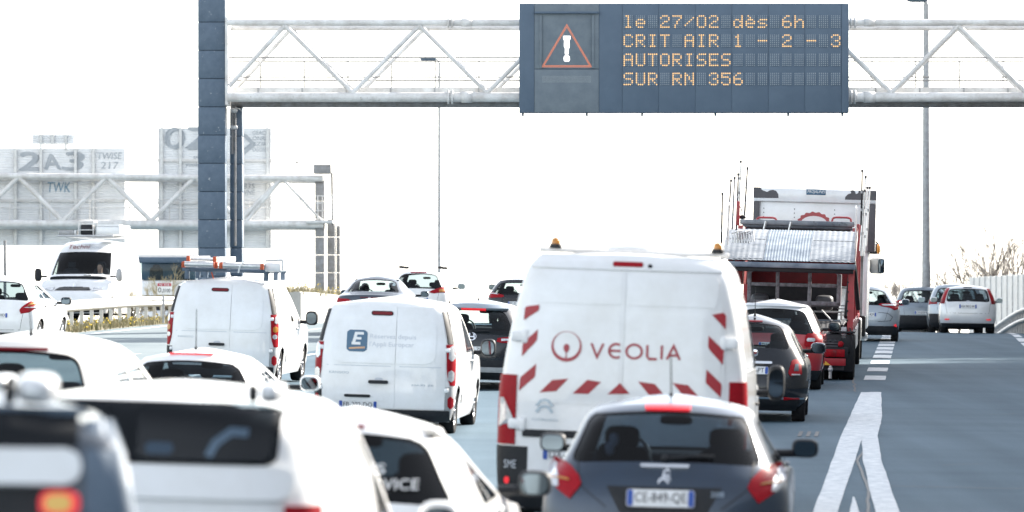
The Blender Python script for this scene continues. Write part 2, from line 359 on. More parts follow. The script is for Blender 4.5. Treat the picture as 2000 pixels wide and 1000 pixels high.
class Car:
    def __init__(s, name, label, cat, cx, sc, kind, W_, H, L, paint, group=None, rear_win=(.645, .905, .85, .80), rear_poly=None,
                 side_win=(.67, .90), ys=(.95, .30), wheel=(.31, .19), wb=(.72, .80), D=.40, p=3.2, glass_m='tinted_glass', seats=True,
                 crown=.03, roll=1.2, yaw=None, facing=1, cap=.035, pillars=1, loc=None, windscreen=True, capz=None, roof_reflection=None, roof_z=.66):
        s.W, s.H, s.L, s.D, s.p = W_/2, H, L, D, p
        T = TPL[kind]; hw = s.W
        s.w = pchip([(a*H, b*hw) for a, b in T['w']]); s.yr = pchip([(a*H, b) for a, b in T['r']])
        s.yf = pchip([(a*H, L+b) for a, b in T['f']])
        s.z0 = T['w'][0][0]*H; s.z1 = T['w'][-1][0]*H
        s.cr = pchip([(s.z0, 0), (.5*H, crown*.2), (.7*H, crown), (s.z1, crown*1.3)])
        if loc is None:
            X, Y, u = place(cx, sc); loc = (X, Y, gz(u, Y))
        else: u = loc[0]-xc(loc[1])
        sl = slope(loc[1]+2); y_ = -math.atan(sl) if yaw is None else yaw
        pitch = math.atan2(gz(u, loc[1]+L*.8)-gz(u, loc[1]+L*.2), L*.6)
        if facing < 0: y_ += math.pi; pitch = -pitch; roll = -roll
        s.root = thing(name, label, cat, loc, group, (pitch, math.radians(roll), y_))
        s.paint = paint; s.wheel_r = wheel[0]
        yw1, yw2 = wb[0], L-wb[1]; Ra = wheel[0]*1.13
        def zb(y):
            b = s.z0
            for yw in (yw1, yw2):
                if abs(y-yw) < Ra: b = max(b, wheel[0]+math.sqrt(Ra*Ra-(y-yw)**2))
            return b
        # rows
        zt = .60*H
        rz = rear_win and (rear_win[0]*H, rear_win[1]*H); szz = side_win and (side_win[0]*H, side_win[1]*H)
        fz = (szz[0]+.02, min(szz[1]+.035*H, s.z1-.012)) if szz else (.66*H, .92*H)
        zs = list(np.linspace(s.z0, s.z1, 22))
        for a, b in [q for q in (rz, szz, fz) if q]:
            zs = [z for z in zs if min(abs(z-a), abs(z-b)) > .018]
            zs += [a, b, a+.02, a+.05, b-.02, b-.05]
        zs = sorted(set(round(z, 4) for z in zs)); ex = []
        for a_, b_ in zip(zs, zs[1:]):
            k_ = int(max(abs(s.yf(b_)-s.yf(a_))/.10, abs(s.yr(b_)-s.yr(a_))/.08)); ex += [a_+(b_-a_)*i_/(k_+1) for i_ in range(1, min(k_, 7)+1)]
        zs = sorted(set(round(z, 4) for z in zs+ex)); zs = [z for i, z in enumerate(zs) if i == 0 or z-zs[i-1] > .003]
        R = .075
        def rnd(z, a, b, r=R):
            dz = min(z-a, b-z); return r-math.sqrt(max(0, r*r-(r-dz)**2)) if 0 <= dz < r else 0
        def half(z):
            wv, yr, yf = s.w(z), s.yr(z), s.yf(z); C = []
            if rear_win:
                t = min(1, max(0, (z-rz[0])/(rz[1]-rz[0]))); fr = rear_win[2]+(rear_win[3]-rear_win[2])*t
                xb = fr*wv - rnd(min(max(z, rz[0]), rz[1]), *rz)
            else: xb = .6*wv
            thb = math.asin((xb/wv)**(s.p/2))
            th = list(np.linspace(0, thb, 8))+list(np.linspace(thb, math.pi/2, 8))[1:]
            for a in th: C.append((wv*math.sin(a)**(2/s.p), yr+s.D*(1-max(0, math.cos(a))**(2/s.p))))
            Df = .55
            ya, yb = yr+s.D, yf-Df
            a = max(ya+.02, yr+ys[0]) if szz else ya+.5
            b = min(yb-.03, yf-ys[1]-.35) if szz else yb-.4
            if szz:
                k = rnd(min(max(z, szz[0]), szz[1]), *szz, r=.05); a += k; b -= k
            a = min(a, yb-.14); b = min(max(b, a+.08), yb-.03)
            for y in list(np.linspace(ya, a, 9))[1:]: C.append((wv, y))
            for y in list(np.linspace(a, b, 33))[1:]: C.append((wv, y))
            for y in list(np.linspace(b, yb, 7))[1:]: C.append((wv, y))
            thf = math.asin((.86)**(2.4/2))
            for a_ in (list(np.linspace(math.pi/2, thf, 6))+list(np.linspace(thf, 0, 7))[1:])[1:]:
                C.append((wv*max(0, math.sin(a_))**(2/2.4), yf-Df*(1-max(0, math.cos(a_))**(2/2.4))))
            return C
        G = []
        for z in zs:
            row = []
            for (x, y) in half(z):
                zz = z
                if z < zt:
                    t = (z-s.z0)/(zt-s.z0); b = zb(y)
                    if b > s.z0:
                        zz = b+t*(zt-b); wv0, wv1 = s.w(z), s.w(zz)
                        x = x*wv1/wv0; y = y+(s.yr(zz)-s.yr(z))*max(0, 1-(y-s.yr(z))/s.D) if y < L/2 else y
                row.append((x, y, zz-s.cr(zz)*min(1, (x/s.w(zz))**2)))
            G.append(row)
        K = len(G[0]); top = G[-1]; ymid = (s.yr(s.z1)+s.yf(s.z1))/2
        ch = (capz if capz is not None else cap*H)
        for q in (.97, .9, .75, .5, .25, .02):
            G.append([(x*q, ymid+(y-ymid)*q, z+ch*(1-q**2.2)) for x, y, z in top])
        nR = len(G); ring = 2*K-2
        V = []
        for row in G:
            V += row; V += [(-x, y, z) for x, y, z in row[K-2:0:-1]]
        V = [tuple(v) for v in V]
        holes = {}
        def hid(i, j):
            jj = j if j < K-1 else ring-1-j
            zlo, zhi = (zs[i], zs[i+1]) if i+1 < len(zs) else (9, 9)
            e = 1e-3
            if rear_win and jj < 7 and zlo >= rz[0]-e and zhi <= rz[1]+e: return 'rear_window'
            if szz and zlo >= szz[0]-e and zhi <= szz[1]+e and 22 <= jj < 54:
                if pillars and (35 <= jj < 37): return None
                return ('side_window_r' if j < K-1 else 'side_window_l')+str(0 if jj < 36 else 1)
            if windscreen and zlo >= fz[0]-e and zhi <= fz[1]+e and jj >= K-1-6: return 'windscreen'
            return None
        shell = []; 
        for i in range(nR-1):
            for j in range(ring):
                f = (i*ring+j, i*ring+(j+1) % ring, (i+1)*ring+(j+1) % ring, (i+1)*ring+j)
                h = hid(i, j)
                if h: holes.setdefault(h, []).append(f)
                else: shell.append(f)
        def sub(fs, off, name, m, parent, smooth=True):
            ids = sorted(set(i for f in fs for i in f)); mp = {k: i for i, k in enumerate(ids)}
            b = MB(); b.add([V[i] if not off else s._in[i] for i in ids] if not off else [tuple(Vector(V[i])-s._n[i]*off) for i in ids], [tuple(mp[i] for i in f) for f in fs], smooth)
            me = bpy.data.meshes.new(name); me.from_pydata(b.v, [], b.f); me.polygons.foreach_set('use_smooth', [True]*len(b.f)); me.materials.append(M[m]); me.update()
            return obj(name, me, parent)
        # normals
        N = [Vector((0, 0, 0)) for _ in V]
        for f in shell+[f for h in holes.values() for f in h]:
            a, b, c, d = [Vector(V[i]) for i in f]; n = (c-a).cross(d-b)
            for i in f: N[i] += n
        s._n = [n.normalized() if n.length > 0 else Vector((0, 0, 1)) for n in N]; s._in = V
        s.body = sub(shell, 0, 'body', paint, s.root)
        if roof_reflection:  # second colour on the top faces imitates reflected sky
            s.body.data.materials.append(M[roof_reflection])
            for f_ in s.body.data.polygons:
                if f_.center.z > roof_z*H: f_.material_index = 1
        lin = sub(shell, 0, 'cabin_lining', 'trim', s.body); lin.data.flip_normals()
        for v_ in lin.data.vertices:
            c_ = v_.co; v_.co = (c_.x*.965, ymid+(c_.y-ymid)*.975, .45*H+(c_.z-.45*H)*.966)
        for k, fs in holes.items():
            nm = k.split('_r')[0].split('_l')[0] if k.startswith('side') else k
            g = glass_m if (nm == 'rear_window' or k.endswith('0')) else 'glass'
            sub(fs, .006, nm, g, s.root)
        u_ = MB(); u_.bbox(-hw+.22, hw-.22, .35, L-.35, .17, .50, .03); u_.build('underbody', 'plastic', s.root)
        tm, rm = wheel_mesh(*wheel)
        for sx in (1, -1):
            for yw in (yw1, yw2):
                o = obj('wheel', tm, s.root); o.location = (sx*(hw-wheel[1]/2-.035), yw, wheel[0]); o.rotation_euler = (0, 0, 0 if sx > 0 else math.pi)
                obj('rim', rm, o)
        if seats: s.cabin(H, L, hw)
        s.floor_z = .3*H
    def cabin(s, H, L, hw, rear=True):
        c = MB(); yb = s.yr(.7*H)
        if rear:
            c.superell((0, yb+.62, .50*H), hw*.74, .10, .17*H); c.build('rear_seat', 'seat_cloth', s.root)
            for x in (-.42, .42):
                h = MB(); h.superell((x*hw*1.05, yb+.60, .715*H), .125, .05, .075, .6); h.tube((x*hw*1.05, yb+.6, .62*H), (x*hw*1.05, yb+.6, .70*H), .012, 6); h.build('headrest', 'seat_cloth', s.root)
        yf = s.yf(.7*H)-1.05 if rear else s.yf(.7*H)-1.0
        for x in (-.44, .44):
            q = MB(); q.superell((x*hw, yf, .52*H), .23, .09, .20*H); q.superell((x*hw, yf-.05, .765*H), .13, .05, .085, .6); q.build('front_seat', 'seat_cloth', s.root)
        d = MB(); d.superell((0, s.yf(.66*H)-.30, .60*H), hw*.85, .28, .10); d.build('dashboard', 'trim', s.root)
        st = MB(); cx, cy, cz = -.44*hw, s.yf(.7*H)-.55, .64*H
        for i in range(20):
            a, b = 2*math.pi*i/20, 2*math.pi*(i+1)/20
            f = lambda t: (cx+.18*math.cos(t), cy+.08*math.sin(t), cz+.165*math.sin(t))
            st.tube(f(a), f(b), .014, 6)
        st.build('steering_wheel', 'plastic', s.root)
        r = MB(); r.superell((0, s.yf(.86*H)-.28, .85*H), .12, .02, .035, .5); r.build('interior_mirror', 'plastic', s.root)
    # ---- surfaces
    def rear(s, x, z, off=0.):
        zr = z
        for _ in range(2):
            wv = s.w(zr); zr = z+s.cr(zr)*min(1, (x/wv)**2)
        wv = s.w(zr); a = min(abs(x)/wv, .9995)
        y = s.yr(zr)+s.D*(1-(1-a**s.p)**(1/s.p))
        if not off: return Vector((x, y, z))
        e = .004; yx = (s.rear(x+e if abs(x+e) < wv else x, z).y-s.rear(x-e if abs(x-e) < wv else x, z).y)/(2*e)
        yz = (s.rear(x, z+e).y-s.rear(x, z-e).y)/(2*e)
        n = Vector((yx, -1, yz)).normalized(); return Vector((x, y, z))+n*off
    def side(s, y, z, sx, off=0.):
        zr = z+s.cr(z)
        return Vector((sx*(s.w(zr)+off), y, z))
    def patch(s, name, rows, m, off=.006, depth=.02, n=8, parent=None, sx=1, fine=2, side=False):
        RR = []
        for i in range(len(rows)-1):
            for k in range(fine): t = k/fine; RR.append(tuple(a+(b-a)*t for a, b in zip(rows[i], rows[i+1])))
        RR.append(rows[-1])
        if side: G = [[s.side(a+(b-a)*j/n, z, sx, off) for j in range(n+1)] for z, a, b in RR]; G2 = [[s.side(a+(b-a)*j/n, z, sx, off-depth) for j in range(n+1)] for z, a, b in RR]
        else: G = [[s.rear(sx*(a+(b-a)*j/n), z, off) for j in range(n+1)] for z, a, b in RR]; G2 = [[s.rear(sx*(a+(b-a)*j/n), z, off-depth or 1e-5) for j in range(n+1)] for z, a, b in RR]
        b = MB(); b.grid(G)
        for e, g in (([r[0] for r in G], [r[0] for r in G2]), ([r[-1] for r in G], [r[-1] for r in G2]), (G[0], G2[0]), (G[-1], G2[-1])): b.grid([e, g], False)
        me = b.mesh(name, m); return obj(name, me, parent or s.root)
    def poly(s, name, P, m, off=.006, depth=.02, both=False, m_rows=9, parent=None, n=8):
        o = s.patch(name, poly_rows(P, m_rows), m, off, depth, n, parent, fine=1)
        if both: s.patch(name, poly_rows(P, m_rows), m, off, depth, n, parent, -1, fine=1)
        return o
    def text(s, name, txt, x, z, wd, h, m, off=.006, shear=0, parent=None):
        vs, fs = text_geo(txt); P = [s.rear(x-wd/2+a*wd+shear*b*h, z-h/2+b*h, off) for a, b in vs]
        return MB().add(P, fs).build(name, m, parent or s.root)
    def strokes(s, name, lines, m, off=.006, parent=None):
        b = MB()
        for pts, wd in lines:
            vs, fs = ribbon(pts, wd); b.add([s.rear(a, c, off) for a, c in vs], fs)
        return b.build(name, m, parent or s.root)
    # ---- standard details
    def plate(s, x, z, txt, wd=.50, h=.105):
        p = s.poly('number_plate', rounded(x-wd/2, x+wd/2, z-h/2, z+h/2, .012), 'plate_white', .016, .02, n=10)
        for a, b in ((-wd/2+.004, -wd/2+.045), (wd/2-.045, wd/2-.004)):
            s.poly('blue_band', rounded(x+a, x+b, z-h/2+.004, z+h/2-.004, .008), 'plate_blue', .0185, .004, parent=p, n=3)
        s.text('plate_lettering', txt, x, z, wd*.76, h*.66, 'plate_black', .019, parent=p)
        return p
    def brake(s, x0, x1, z0, z1, m='lamp_dark_red', off=.010): return s.poly('brake_light', rounded(x0, x1, z0, z1, .012), m, off, .03, n=10)
    def mirror(s, y, z, hw_=.12, hh=.085, out=.0, paint=None, sides=(1, -1)):
        for sx in sides:
            x = s.w(z)+.10+hw_+out; b = MB(); b.superell((sx*x, y+.03, z), hw_, .075, hh, .62)
            o = b.build('door_mirror', paint or s.paint, s.root)
            a = MB(); a.tube((sx*(s.w(z)-.03), y+.04, z-hh*.6), (sx*(x-hw_*.4), y+.04, z-hh*.55), .03, 8); a.build('mirror_arm', 'plastic', o)
            g = MB(); P = [(sx*x+px, pz) for px, pz in rounded(-hw_*.80, hw_*.80, z-hh*.78, z+hh*.78, hh*.6)]
            n = len(P); g.add([(px, y-.050, pz) for px, pz in P]+[(px, y-.02, pz) for px, pz in P], [tuple(range(n))]+[(i, (i+1) % n, n+(i+1) % n, n+i) for i in range(n)]); g.build('mirror_glass', 'mirror_glass', o)
    def antenna(s, y, h=.35, lean=.12, x=0):
        z = s.H-.012; b = MB(); b.tube((x, y, z-.02), (x, y, z+.03), .022, 8, .012); b.tube((x, y, z+.02), (x, y-lean, z+h), .006, 6, .004); b.build('antenna', 'plastic', s.root)
    def wiper(s, x0, x1, z, m='plastic'):
        b = MB(); p = [s.rear(x0+(x1-x0)*t, z+.02*math.sin(t*2), .02) for t in (0, .25, .5, .75, 1)]
        b.path(p, .009, 6); b.superell(p[0], .03, .02, .025, .8); b.build('rear_wiper', m, s.root)
    def handle(s, ys_, z, m=None, ln=.2):
        for sx in (1, -1):
            for y in ys_:
                b = MB(); b.superell((sx*(s.w(z)+.012), y, z), .018, ln/2, .016, .7, 12, 8); b.build('door_handle', m or s.paint, s.root)
    def seams(s, ys_, z0, z1):
        for sx in (1, -1):
            for y in ys_:
                s.patch('door_seam', [(z0+(z1-z0)*i/6, y-.004, y+.004) for i in range(7)], 'plastic', .0012, .004, 1, s.body, sx, 1, side=True)
    def valance(s, z1, m='plastic', off=.008, xr=.97):
        s.patch('bumper', [(z, -xr*s.w(z), xr*s.w(z)) for z in np.linspace(s.z0+.005, z1, 6)], m, off, .02, 28)
    def line(s, name, pts, wd=.006, m='plastic', off=.0015, parent=None):
        L = []
        for a, b in zip(pts, pts[1:]): L += [(a[0]+(b[0]-a[0])*t/6, a[1]+(b[1]-a[1])*t/6) for t in range(6)]
        L.append(pts[-1]); return s.strokes(name, [(L, wd)], m, off, parent or s.body)
    def hatch_lines(s, zw, x0=.72, x1=.6, zb=.4):
        s.line('tailgate_seam', [(-x0*s.W, zw), (-x1*s.W, zb), (x1*s.W, zb), (x0*s.W, zw)], .007)
# ================================================================ THE SETTING
def strip_pts(U, ds, dz=0): return [[W(u, d, dz) for u in U] for d in ds]
dl = [-60, -30, -10] + list(np.arange(0, 200, 2.5)) + list(np.arange(200, 420, 20)) + [500, 700]
ul = list(np.arange(-12, 5.5, 1.0)) + [5.2]
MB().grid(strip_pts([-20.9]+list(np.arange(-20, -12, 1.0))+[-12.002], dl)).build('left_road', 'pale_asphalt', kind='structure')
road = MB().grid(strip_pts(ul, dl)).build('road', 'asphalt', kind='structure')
MB().grid(strip_pts([5.2, 6, 8, 12, 20, 40, 90, 250, 700], dl, -.012)).build('verge_ground', 'verge_soil', kind='structure')
def med(u): return {-20.9: -.004, -21.2: .02, -21.6: .05, -22.0: .08, -22.3: .05, -22.6: -.01}.get(u, 0)
MB().grid([[W(u, d, med(u)) for u in (-22.6, -22.3, -22.0, -21.6, -21.2, -20.9)] for d in dl]).build('median_ground', 'verge_soil', kind='structure')
MB().grid(strip_pts(list(np.arange(-41, -23.0, 1.5))+[-22.601], dl, .002)).build('opposite_road', 'asphalt', kind='structure')
MB().grid(strip_pts([-900, -300, -120, -70, -50, -41.0], dl, -.02)).build('far_ground', 'verge_soil', kind='structure')
def mark(name, left, right, ds, dz=.006, jit=.005):
    L = []; 
    for i, d in enumerate(ds):
        a, b = left(d)+random.uniform(-jit, jit), right(d)+random.uniform(-jit, jit)
        L.append([(a, d, gz(a-xc(d), d)+dz), ((a+b)/2, d, gz(a-xc(d), d)+dz), (b, d, gz(b-xc(d), d)+dz)])
    return MB().grid(L, False).build(name, 'paint_mark', road)
lin = lambda pts: (lambda d: float(np.interp(d, [p[0] for p in pts], [p[1] for p in pts])))
# the gore: two thick solid lines that part towards the camera
mark('solid_line', lin([(14, .55), (38.9, 2.86), (54.7, 4.40), (71, 6.05)]), lin([(14, .80), (38.9, 3.09), (54.6, 4.68), (57, 4.98), (71, 6.26)]), np.linspace(14, 70.8, 60))
mark('solid_line', lin([(14, 1.35), (38.9, 3.45), (48.2, 4.13), (54.6, 4.66), (57, 4.92), (71, 6.20)]), lin([(14, 1.60), (38.9, 3.68), (48.2, 4.35), (54.7, 4.88), (60, 5.42), (71, 6.40)]), np.linspace(14, 70.8, 60), .011)
mark('chevron_stroke', lin([(30, 2.35), (38.9, 3.205), (41.3, 3.44)]), lin([(30, 2.62), (38.9, 3.30), (41.3, 3.45)]), np.linspace(30, 41.3, 14))
for d in (78.6, 83.9, 89.2, 93.7, 97.7, 101.2, 104.6, 108.0, 111.6, 115.5, 119.5):
    x = xc(d)+.02
    mark('lane_dash', lambda q: xc(q)+.02, lambda q: xc(q)+.43, np.linspace(d-1.25, d+1.25, 5))
for d0 in (70, 90, 99, 104.5, 110, 115.5, 121, 126): mark('edge_line', lambda q: xc(q)+3.75, lambda q: xc(q)+3.97, np.linspace(d0, d0+4.2, 6))
for u in (-3.75, -8.0, -11.7, -15.4):
    for d in np.arange(18, 140, 13): mark('lane_dash', lambda q: xc(q)+u, lambda q: xc(q)+u+.16, np.linspace(d, d+3, 5))
mark('edge_line', lambda q: xc(q)-20.3, lambda q: xc(q)-20.05, np.arange(20, 150, 2.5))
mark('edge_line', lambda q: xc(q)-23.0, lambda q: xc(q)-22.8, np.arange(20, 150, 2.5))
# cracks, rubber marks and a sealed joint on the asphalt
def crack(pts, wd, m='tar', name='road_crack', jit=.03, K=7):
    P = []
    for (x0, d0), (x1, d1) in zip(pts, pts[1:]):
        for k in range(K): t = k/K; P.append((x0+(x1-x0)*t+random.uniform(-jit, jit), d0+(d1-d0)*t))
    P.append(pts[-1])
    vs, fs = ribbon(P, wd); MB().add([(a, b, gz(a-xc(b), b)+.009) for a, b in vs], fs).build(name, m, road)
crack([(5.95, 71), (6.35, 76), (6.62, 80), (6.9, 84), (7.5, 91)], .035)
crack([(4.52, 52), (4.06, 48.2), (3.74, 43), (3.38, 38.9), (2.95, 34)], .032, 'tar', 'road_crack', .008)
crack([(4.0, 43.2), (5.2, 43.0), (6.8, 43.6), (8.4, 43.1)], .045, 'tar', 'road_crack', .008)
for k in range(3): crack([(3.80+.11*k, 54.2), (3.93+.11*k, 55.6)], .05, 'tar', 'rubber_mark', 0)
for x, d in ((7.2, 62), (6.4, 50), (5.0, 47.5), (7.6, 41.5)): crack([(x, d), (x+.5, d+.35)], .03, 'tar', 'road_crack', 0)
# ---------------------------------------------------------------- gantry with the message sign (about 107 m ahead)
GY = 107.0; GS = 8000/GY
gx = lambda px: (px-1000)/GS
gzz = lambda py: CAM_H+(480-py)/GS
gn = thing('sign_gantry', 'white tubular lattice gantry over the road on a slate blue block column', 'gantry', (gx(417), GY, gz(-17.3, GY)))
g0 = Vector(gn.location)
def rel(p, o=g0): return tuple(Vector(p)-o)
def G_tube(name, a, b, r, m='tube_white', n=14, parent=gn): return MB().tube(rel(a), rel(b), r, n).build(name, m, parent)
XL, XR = gx(447), gx(2325)
yN, yF = GY-.45, GY+.75
for y, zt, rt, nm in ((yN, gzz(46), .085, 'top_chord'), (yF, gzz(51), .075, 'top_chord')): G_tube(nm, (XL, y, zt), (XR, y, zt), rt)
G_tube('bottom_chord', (XL, yN, gzz(191)), (XR, yN, gzz(191)), .125)
G_tube('bottom_chord', (XL, yF, gzz(199)), (XR, yF, gzz(199)), .125, 'tube_dirty')
ap = [(450, 170)]+[(558+262*i, 52) if j == 0 else (690+262*i, 183) for i in range(7) for j in (0, 1)]
for (a, b) in zip(ap, ap[1:]):
    if 1014 < a[0] < 1600 and 1014 < b[0] < 1600: pass
    G_tube('diagonal_brace', (gx(a[0]), yN, gzz(a[1])), (gx(b[0]), yN, gzz(b[1])), .062, n=12)
for (a, b) in zip(ap, ap[1:]):
    up = a[1] > b[1]
    G_tube('diagonal_brace', (gx(a[0])+(.12 if up else .1), yF, gzz(a[1])), (gx(b[0])+(.12 if up else .1), yF, gzz(b[1])), .05, n=10)
for py in (113, 151):
    for y, o in ((yN+.3, 0), (yF+.15, 3.5)): G_tube('handrail', (XL, y, gzz(py+o)), (XR, y, gzz(py+o)), .019, 'tube_dirty', 8)
MB().box(*[0]*0 or (XL-g0.x+.1, XR-g0.x, yN+.30-GY, yN+.33-GY, gzz(182)-g0.z, gzz(171)-g0.z)).build('toe_board', 'tube_white', gn)
MB().box(XL-g0.x+.1, XR-g0.x, yN+.34-GY, yF-.05-GY, gzz(185)-g0.z, gzz(183)-g0.z).build('walkway', 'galva_dull', gn)
for px in list(range(505, 2320, 86)):
    G_tube('handrail_post', (gx(px), yF+.15, gzz(183)), (gx(px), yF+.15, gzz(115)), .018, 'tube_dirty', 6)
    if px % 2: MB().box(gx(px)-g0.x-.02, gx(px)-g0.x+.02, yN+.27-GY, yN+.3-GY, gzz(182)-g0.z, gzz(171)-g0.z).build('bracket', 'galva_dull', gn)
for px in (880, 1663):
    for zz, r in ((46, .085), (191, .125)):
        for o in (-.05, .05):
            f = MB(); f.lathe([(-.025, .01), (-.025, r+.055), (.025, r+.055), (.025, .01)], 'x', 18, rel((gx(px)+o, yN, gzz(zz)))); fo = f.build('flange', 'tube_white', gn)
            for k in range(8):
                a = math.pi*k/7-math.pi/2; MB().superell(rel((gx(px)+o, yN-(r+.035)*math.cos(a), gzz(zz)+(r+.035)*math.sin(a))), .035, .02, .02, 1, 6, 4).build('bolt', 'tube_dirty', fo)
        MB().lathe([(0, r), (0, r+.02), (.28, r+.02), (.28, r)], 'x', 18, rel((gx(px+25)-.05, yN, gzz(zz)))).build('sleeve', 'tube_white', gn)
def column(x0, x1, y0, y1, ztop, pitch, nm, parent, base, z0=0.0):
    z = z0
    while z < ztop:
        b = MB(); b.bbox(x0, x1, y0, y1, z+.006, min(z+pitch, ztop)-.006, .012); b.build(nm, 'steel_blue', parent); z += pitch
    MB().box(x0+.03, x1-.03, y0+.03, y1-.03, z0, ztop).build('column_core', 'plastic', parent)
column(gx(389)-g0.x, gx(442)-g0.x, -.40, .30, 9.6, .735, 'column_block', gn, 0)
column(gx(446)-g0.x, gx(461)-g0.x+.12, .62, 1.35, gzz(206)-g0.z-.02, .735, 'column_block', gn, 0)
MB().box(gx(442)-g0.x+.005, gx(448)-g0.x, -.5, .95, gzz(206)-g0.z, gzz(36)-g0.z).build('chord_plate', 'tube_white', gn)
pipe = MB(); pipe.tube(rel((gx(452), GY+.45, gzz(206))), rel((gx(452), GY+.45, gzz(300))), .03, 8); pipe.tube(rel((gx(457), GY+.45, gzz(206))), rel((gx(457), GY+.45, gzz(480))), .03, 8); pipe.build('cable_pipe', 'tube_dirty', gn)
for zz in (215, 248): MB().superell(rel((gx(455), GY+.42, gzz(zz))), .09, .06, .06, .6).build('pipe_clamp', 'galva', gn)
MB().path([rel((gx(458), GY+.4, gzz(210))), rel((gx(466), GY+.35, gzz(212))), rel((gx(470), GY+.35, gzz(216)))], .015, 6).build('hook', 'galva', gn)
# right column, out of the frame
column(gx(2325)-g0.x, gx(2378)-g0.x, -.4, .3, 9.6, .735, 'column_block', gn, 0, -.55)
# --- the message sign
SY = yN-.55
ms = thing('message_sign', 'dark blue electronic message sign with glowing amber text and warning triangle', 'sign', (gx(1333), SY, gzz(222)))
s0 = Vector(ms.location)
X_ = lambda px: gx(px)-s0.x
Z_ = lambda py: gzz(py)-s0.z
MB().bbox(X_(1014), X_(1652), .02, .42, Z_(223), Z_(11), .015).build('cabinet', 'sign_face', ms)
for a, b in ((1014.5, 1043), (1168.5, 1213), (1638, 1651.5)): MB().bbox(X_(a), X_(b), -.004, .05, Z_(222), Z_(12), .006).build('face_panel', 'sign_face', ms)
for i in range(6):
    a = 1213.4+i*70.7; b = min(a+70.3, 1637.6); MB().bbox(X_(a), X_(b), .0, .05, Z_(222), Z_(12), .006).build('face_panel', 'sign_face', ms)
MB().bbox(X_(1043.5), X_(1168), -.012, .05, Z_(222), Z_(139), .01).build('lower_panel', 'sign_matrix', ms)
MB().bbox(X_(1043.5), X_(1168), -.012, .05, Z_(137.6), Z_(12), .01).build('pictogram_panel', 'sign_matrix', ms)
MB().bbox(X_(1043.5), X_(1168), -.10, -.005, Z_(31), Z_(27), .01).build('visor', 'sign_face', ms)
MB().bbox(X_(1053), X_(1058), -.05, -.005, Z_(137), Z_(34), .008).build('panel_rib', 'sign_matrix', ms)
MB().bbox(X_(1154), X_(1159), -.05, -.005, Z_(137), Z_(34), .008).build('panel_rib', 'sign_matrix', ms)
def dots(pts, r, y, name, m, parent):
    b = MB()
    for x, z in pts:
        b.add([(x+r*math.cos(k*math.pi/3), y, z+r*math.sin(k*math.pi/3)) for k in range(6)], [tuple(range(6))])
    me = bpy.data.meshes.new(name); me.from_pydata(b.v, [], b.f); me.materials.append(M[m]); return obj(name, me, parent, kind='stuff')
def seg_dots(poly, step):
    P = []
    for (a, b), (c, d) in zip(poly, poly[1:]):
        n = max(1, int(math.hypot(c-a, d-b)/step)); P += [(a+(c-a)*i/n, b+(d-b)*i/n) for i in range(n)]
    return P
tri = lambda k: [(1106, 52+k*1.9), (1058+k*1.6, 134-k), (1154-k*1.6, 134-k), (1106, 52+k*1.9)]
P = []
for k in (0, 2.3): P += seg_dots(tri(k), 2.0)
tr = dots([(X_(x), Z_(y)) for x, y in P], .0125, -.018, 'warning_triangle', 'led_red', ms)
P = [(1100+i*1.7-.0, y) for i in range(8) for y in np.arange(75, 110, 1.7) if abs(1100+i*1.7-1106) < 6.6-(y-75)*.105]
P += [(1106+i*1.6, 118+j*1.6) for i in range(-4, 5) for j in range(-4, 5) if i*i+j*j < 14]
dots([(X_(x), Z_(y)) for x, y in P], .0145, -.018, 'exclamation_mark', 'led_white', ms)
dots([(X_(1059+i*1.9), Z_(152+j*1.9)) for i in range(50) for j in range(7)], .008, -.018, 'unlit_strip', 'led_off', ms)
FONT = {'l':'01100 00100 00100 00100 00100 00100 01110','e':'00000 00000 01110 10001 11111 10000 01110','2':'01110 10001 00001 00110 01000 10000 11111',
'7':'11111 00001 00010 00100 00100 01000 01000','/':'00000 00001 00010 00100 01000 10000 00000','0':'01110 10001 10001 10001 10001 10001 01110',
'd':'00001 00001 01101 10011 10001 10011 01101','E':'11111 10000 10000 11110 10000 10000 11111','è':'01000 00100 01110 10001 11111 10000 01110','s':'00000 00000 01111 10000 01110 00001 11110',
'6':'00110 01000 10000 11110 10001 10001 01110','h':'10000 10000 10110 11001 10001 10001 10001','C':'01110 10001 10000 10000 10000 10001 01110','R':'11110 10001 10001 11110 10100 10010 10001',
'I':'01110 00100 00100 00100 00100 00100 01110','T':'11111 00100 00100 00100 00100 00100 00100','A':'01110 10001 10001 11111 10001 10001 10001','1':'00100 01100 00100 00100 00100 00100 01110',
'-':'00000 00000 00000 11111 00000 00000 00000','3':'01110 10001 00001 00110 00001 10001 01110','U':'10001 10001 10001 10001 10001 10001 01110','O':'01110 10001 10001 10001 10001 10001 01110',
'S':'01111 10000 10000 01110 00001 00001 11110','N':'10001 11001 10101 10101 10011 10001 10001','5':'11111 10000 11110 00001 00001 10001 01110'}
for r, line in enumerate(('le 27/02 dès 6h', 'CRIT AIR 1 - 2 - 3', 'AUTORISES', 'SUR RN 356')):
    for c in range(18):
        ch = line[c] if c < len(line) else ' '; bits = FONT.get(ch, '00000 '*7).split()
        x0, y0 = 1217.2+23.6*c, 35.5+37.0*r
        mo = MB().bbox(X_(x0-1.6), X_(x0+17.2), -.010, .01, Z_(y0+23.4), Z_(y0-1.6), .003).build('character_module', 'sign_face', ms)
        on, off = [], []
        for j in range(7):
            for i in range(5): (on if bits[j][i] == '1' else off).append((X_(x0+i*3.85), Z_(y0+j*3.6)))
        dots(off, .0125, -.014, 'unlit_dots', 'led_off', mo)
        if on: dots(on, .0195, -.015, 'lit_dots', 'led_lit', mo)
for px in (1021, 1145, 1252, 1394, 1535, 1640): MB().box(X_(px)-.03, X_(px)+.03, .12, .2, Z_(229), Z_(223)-.001).build('fixing_stub', 'sign_face', ms)
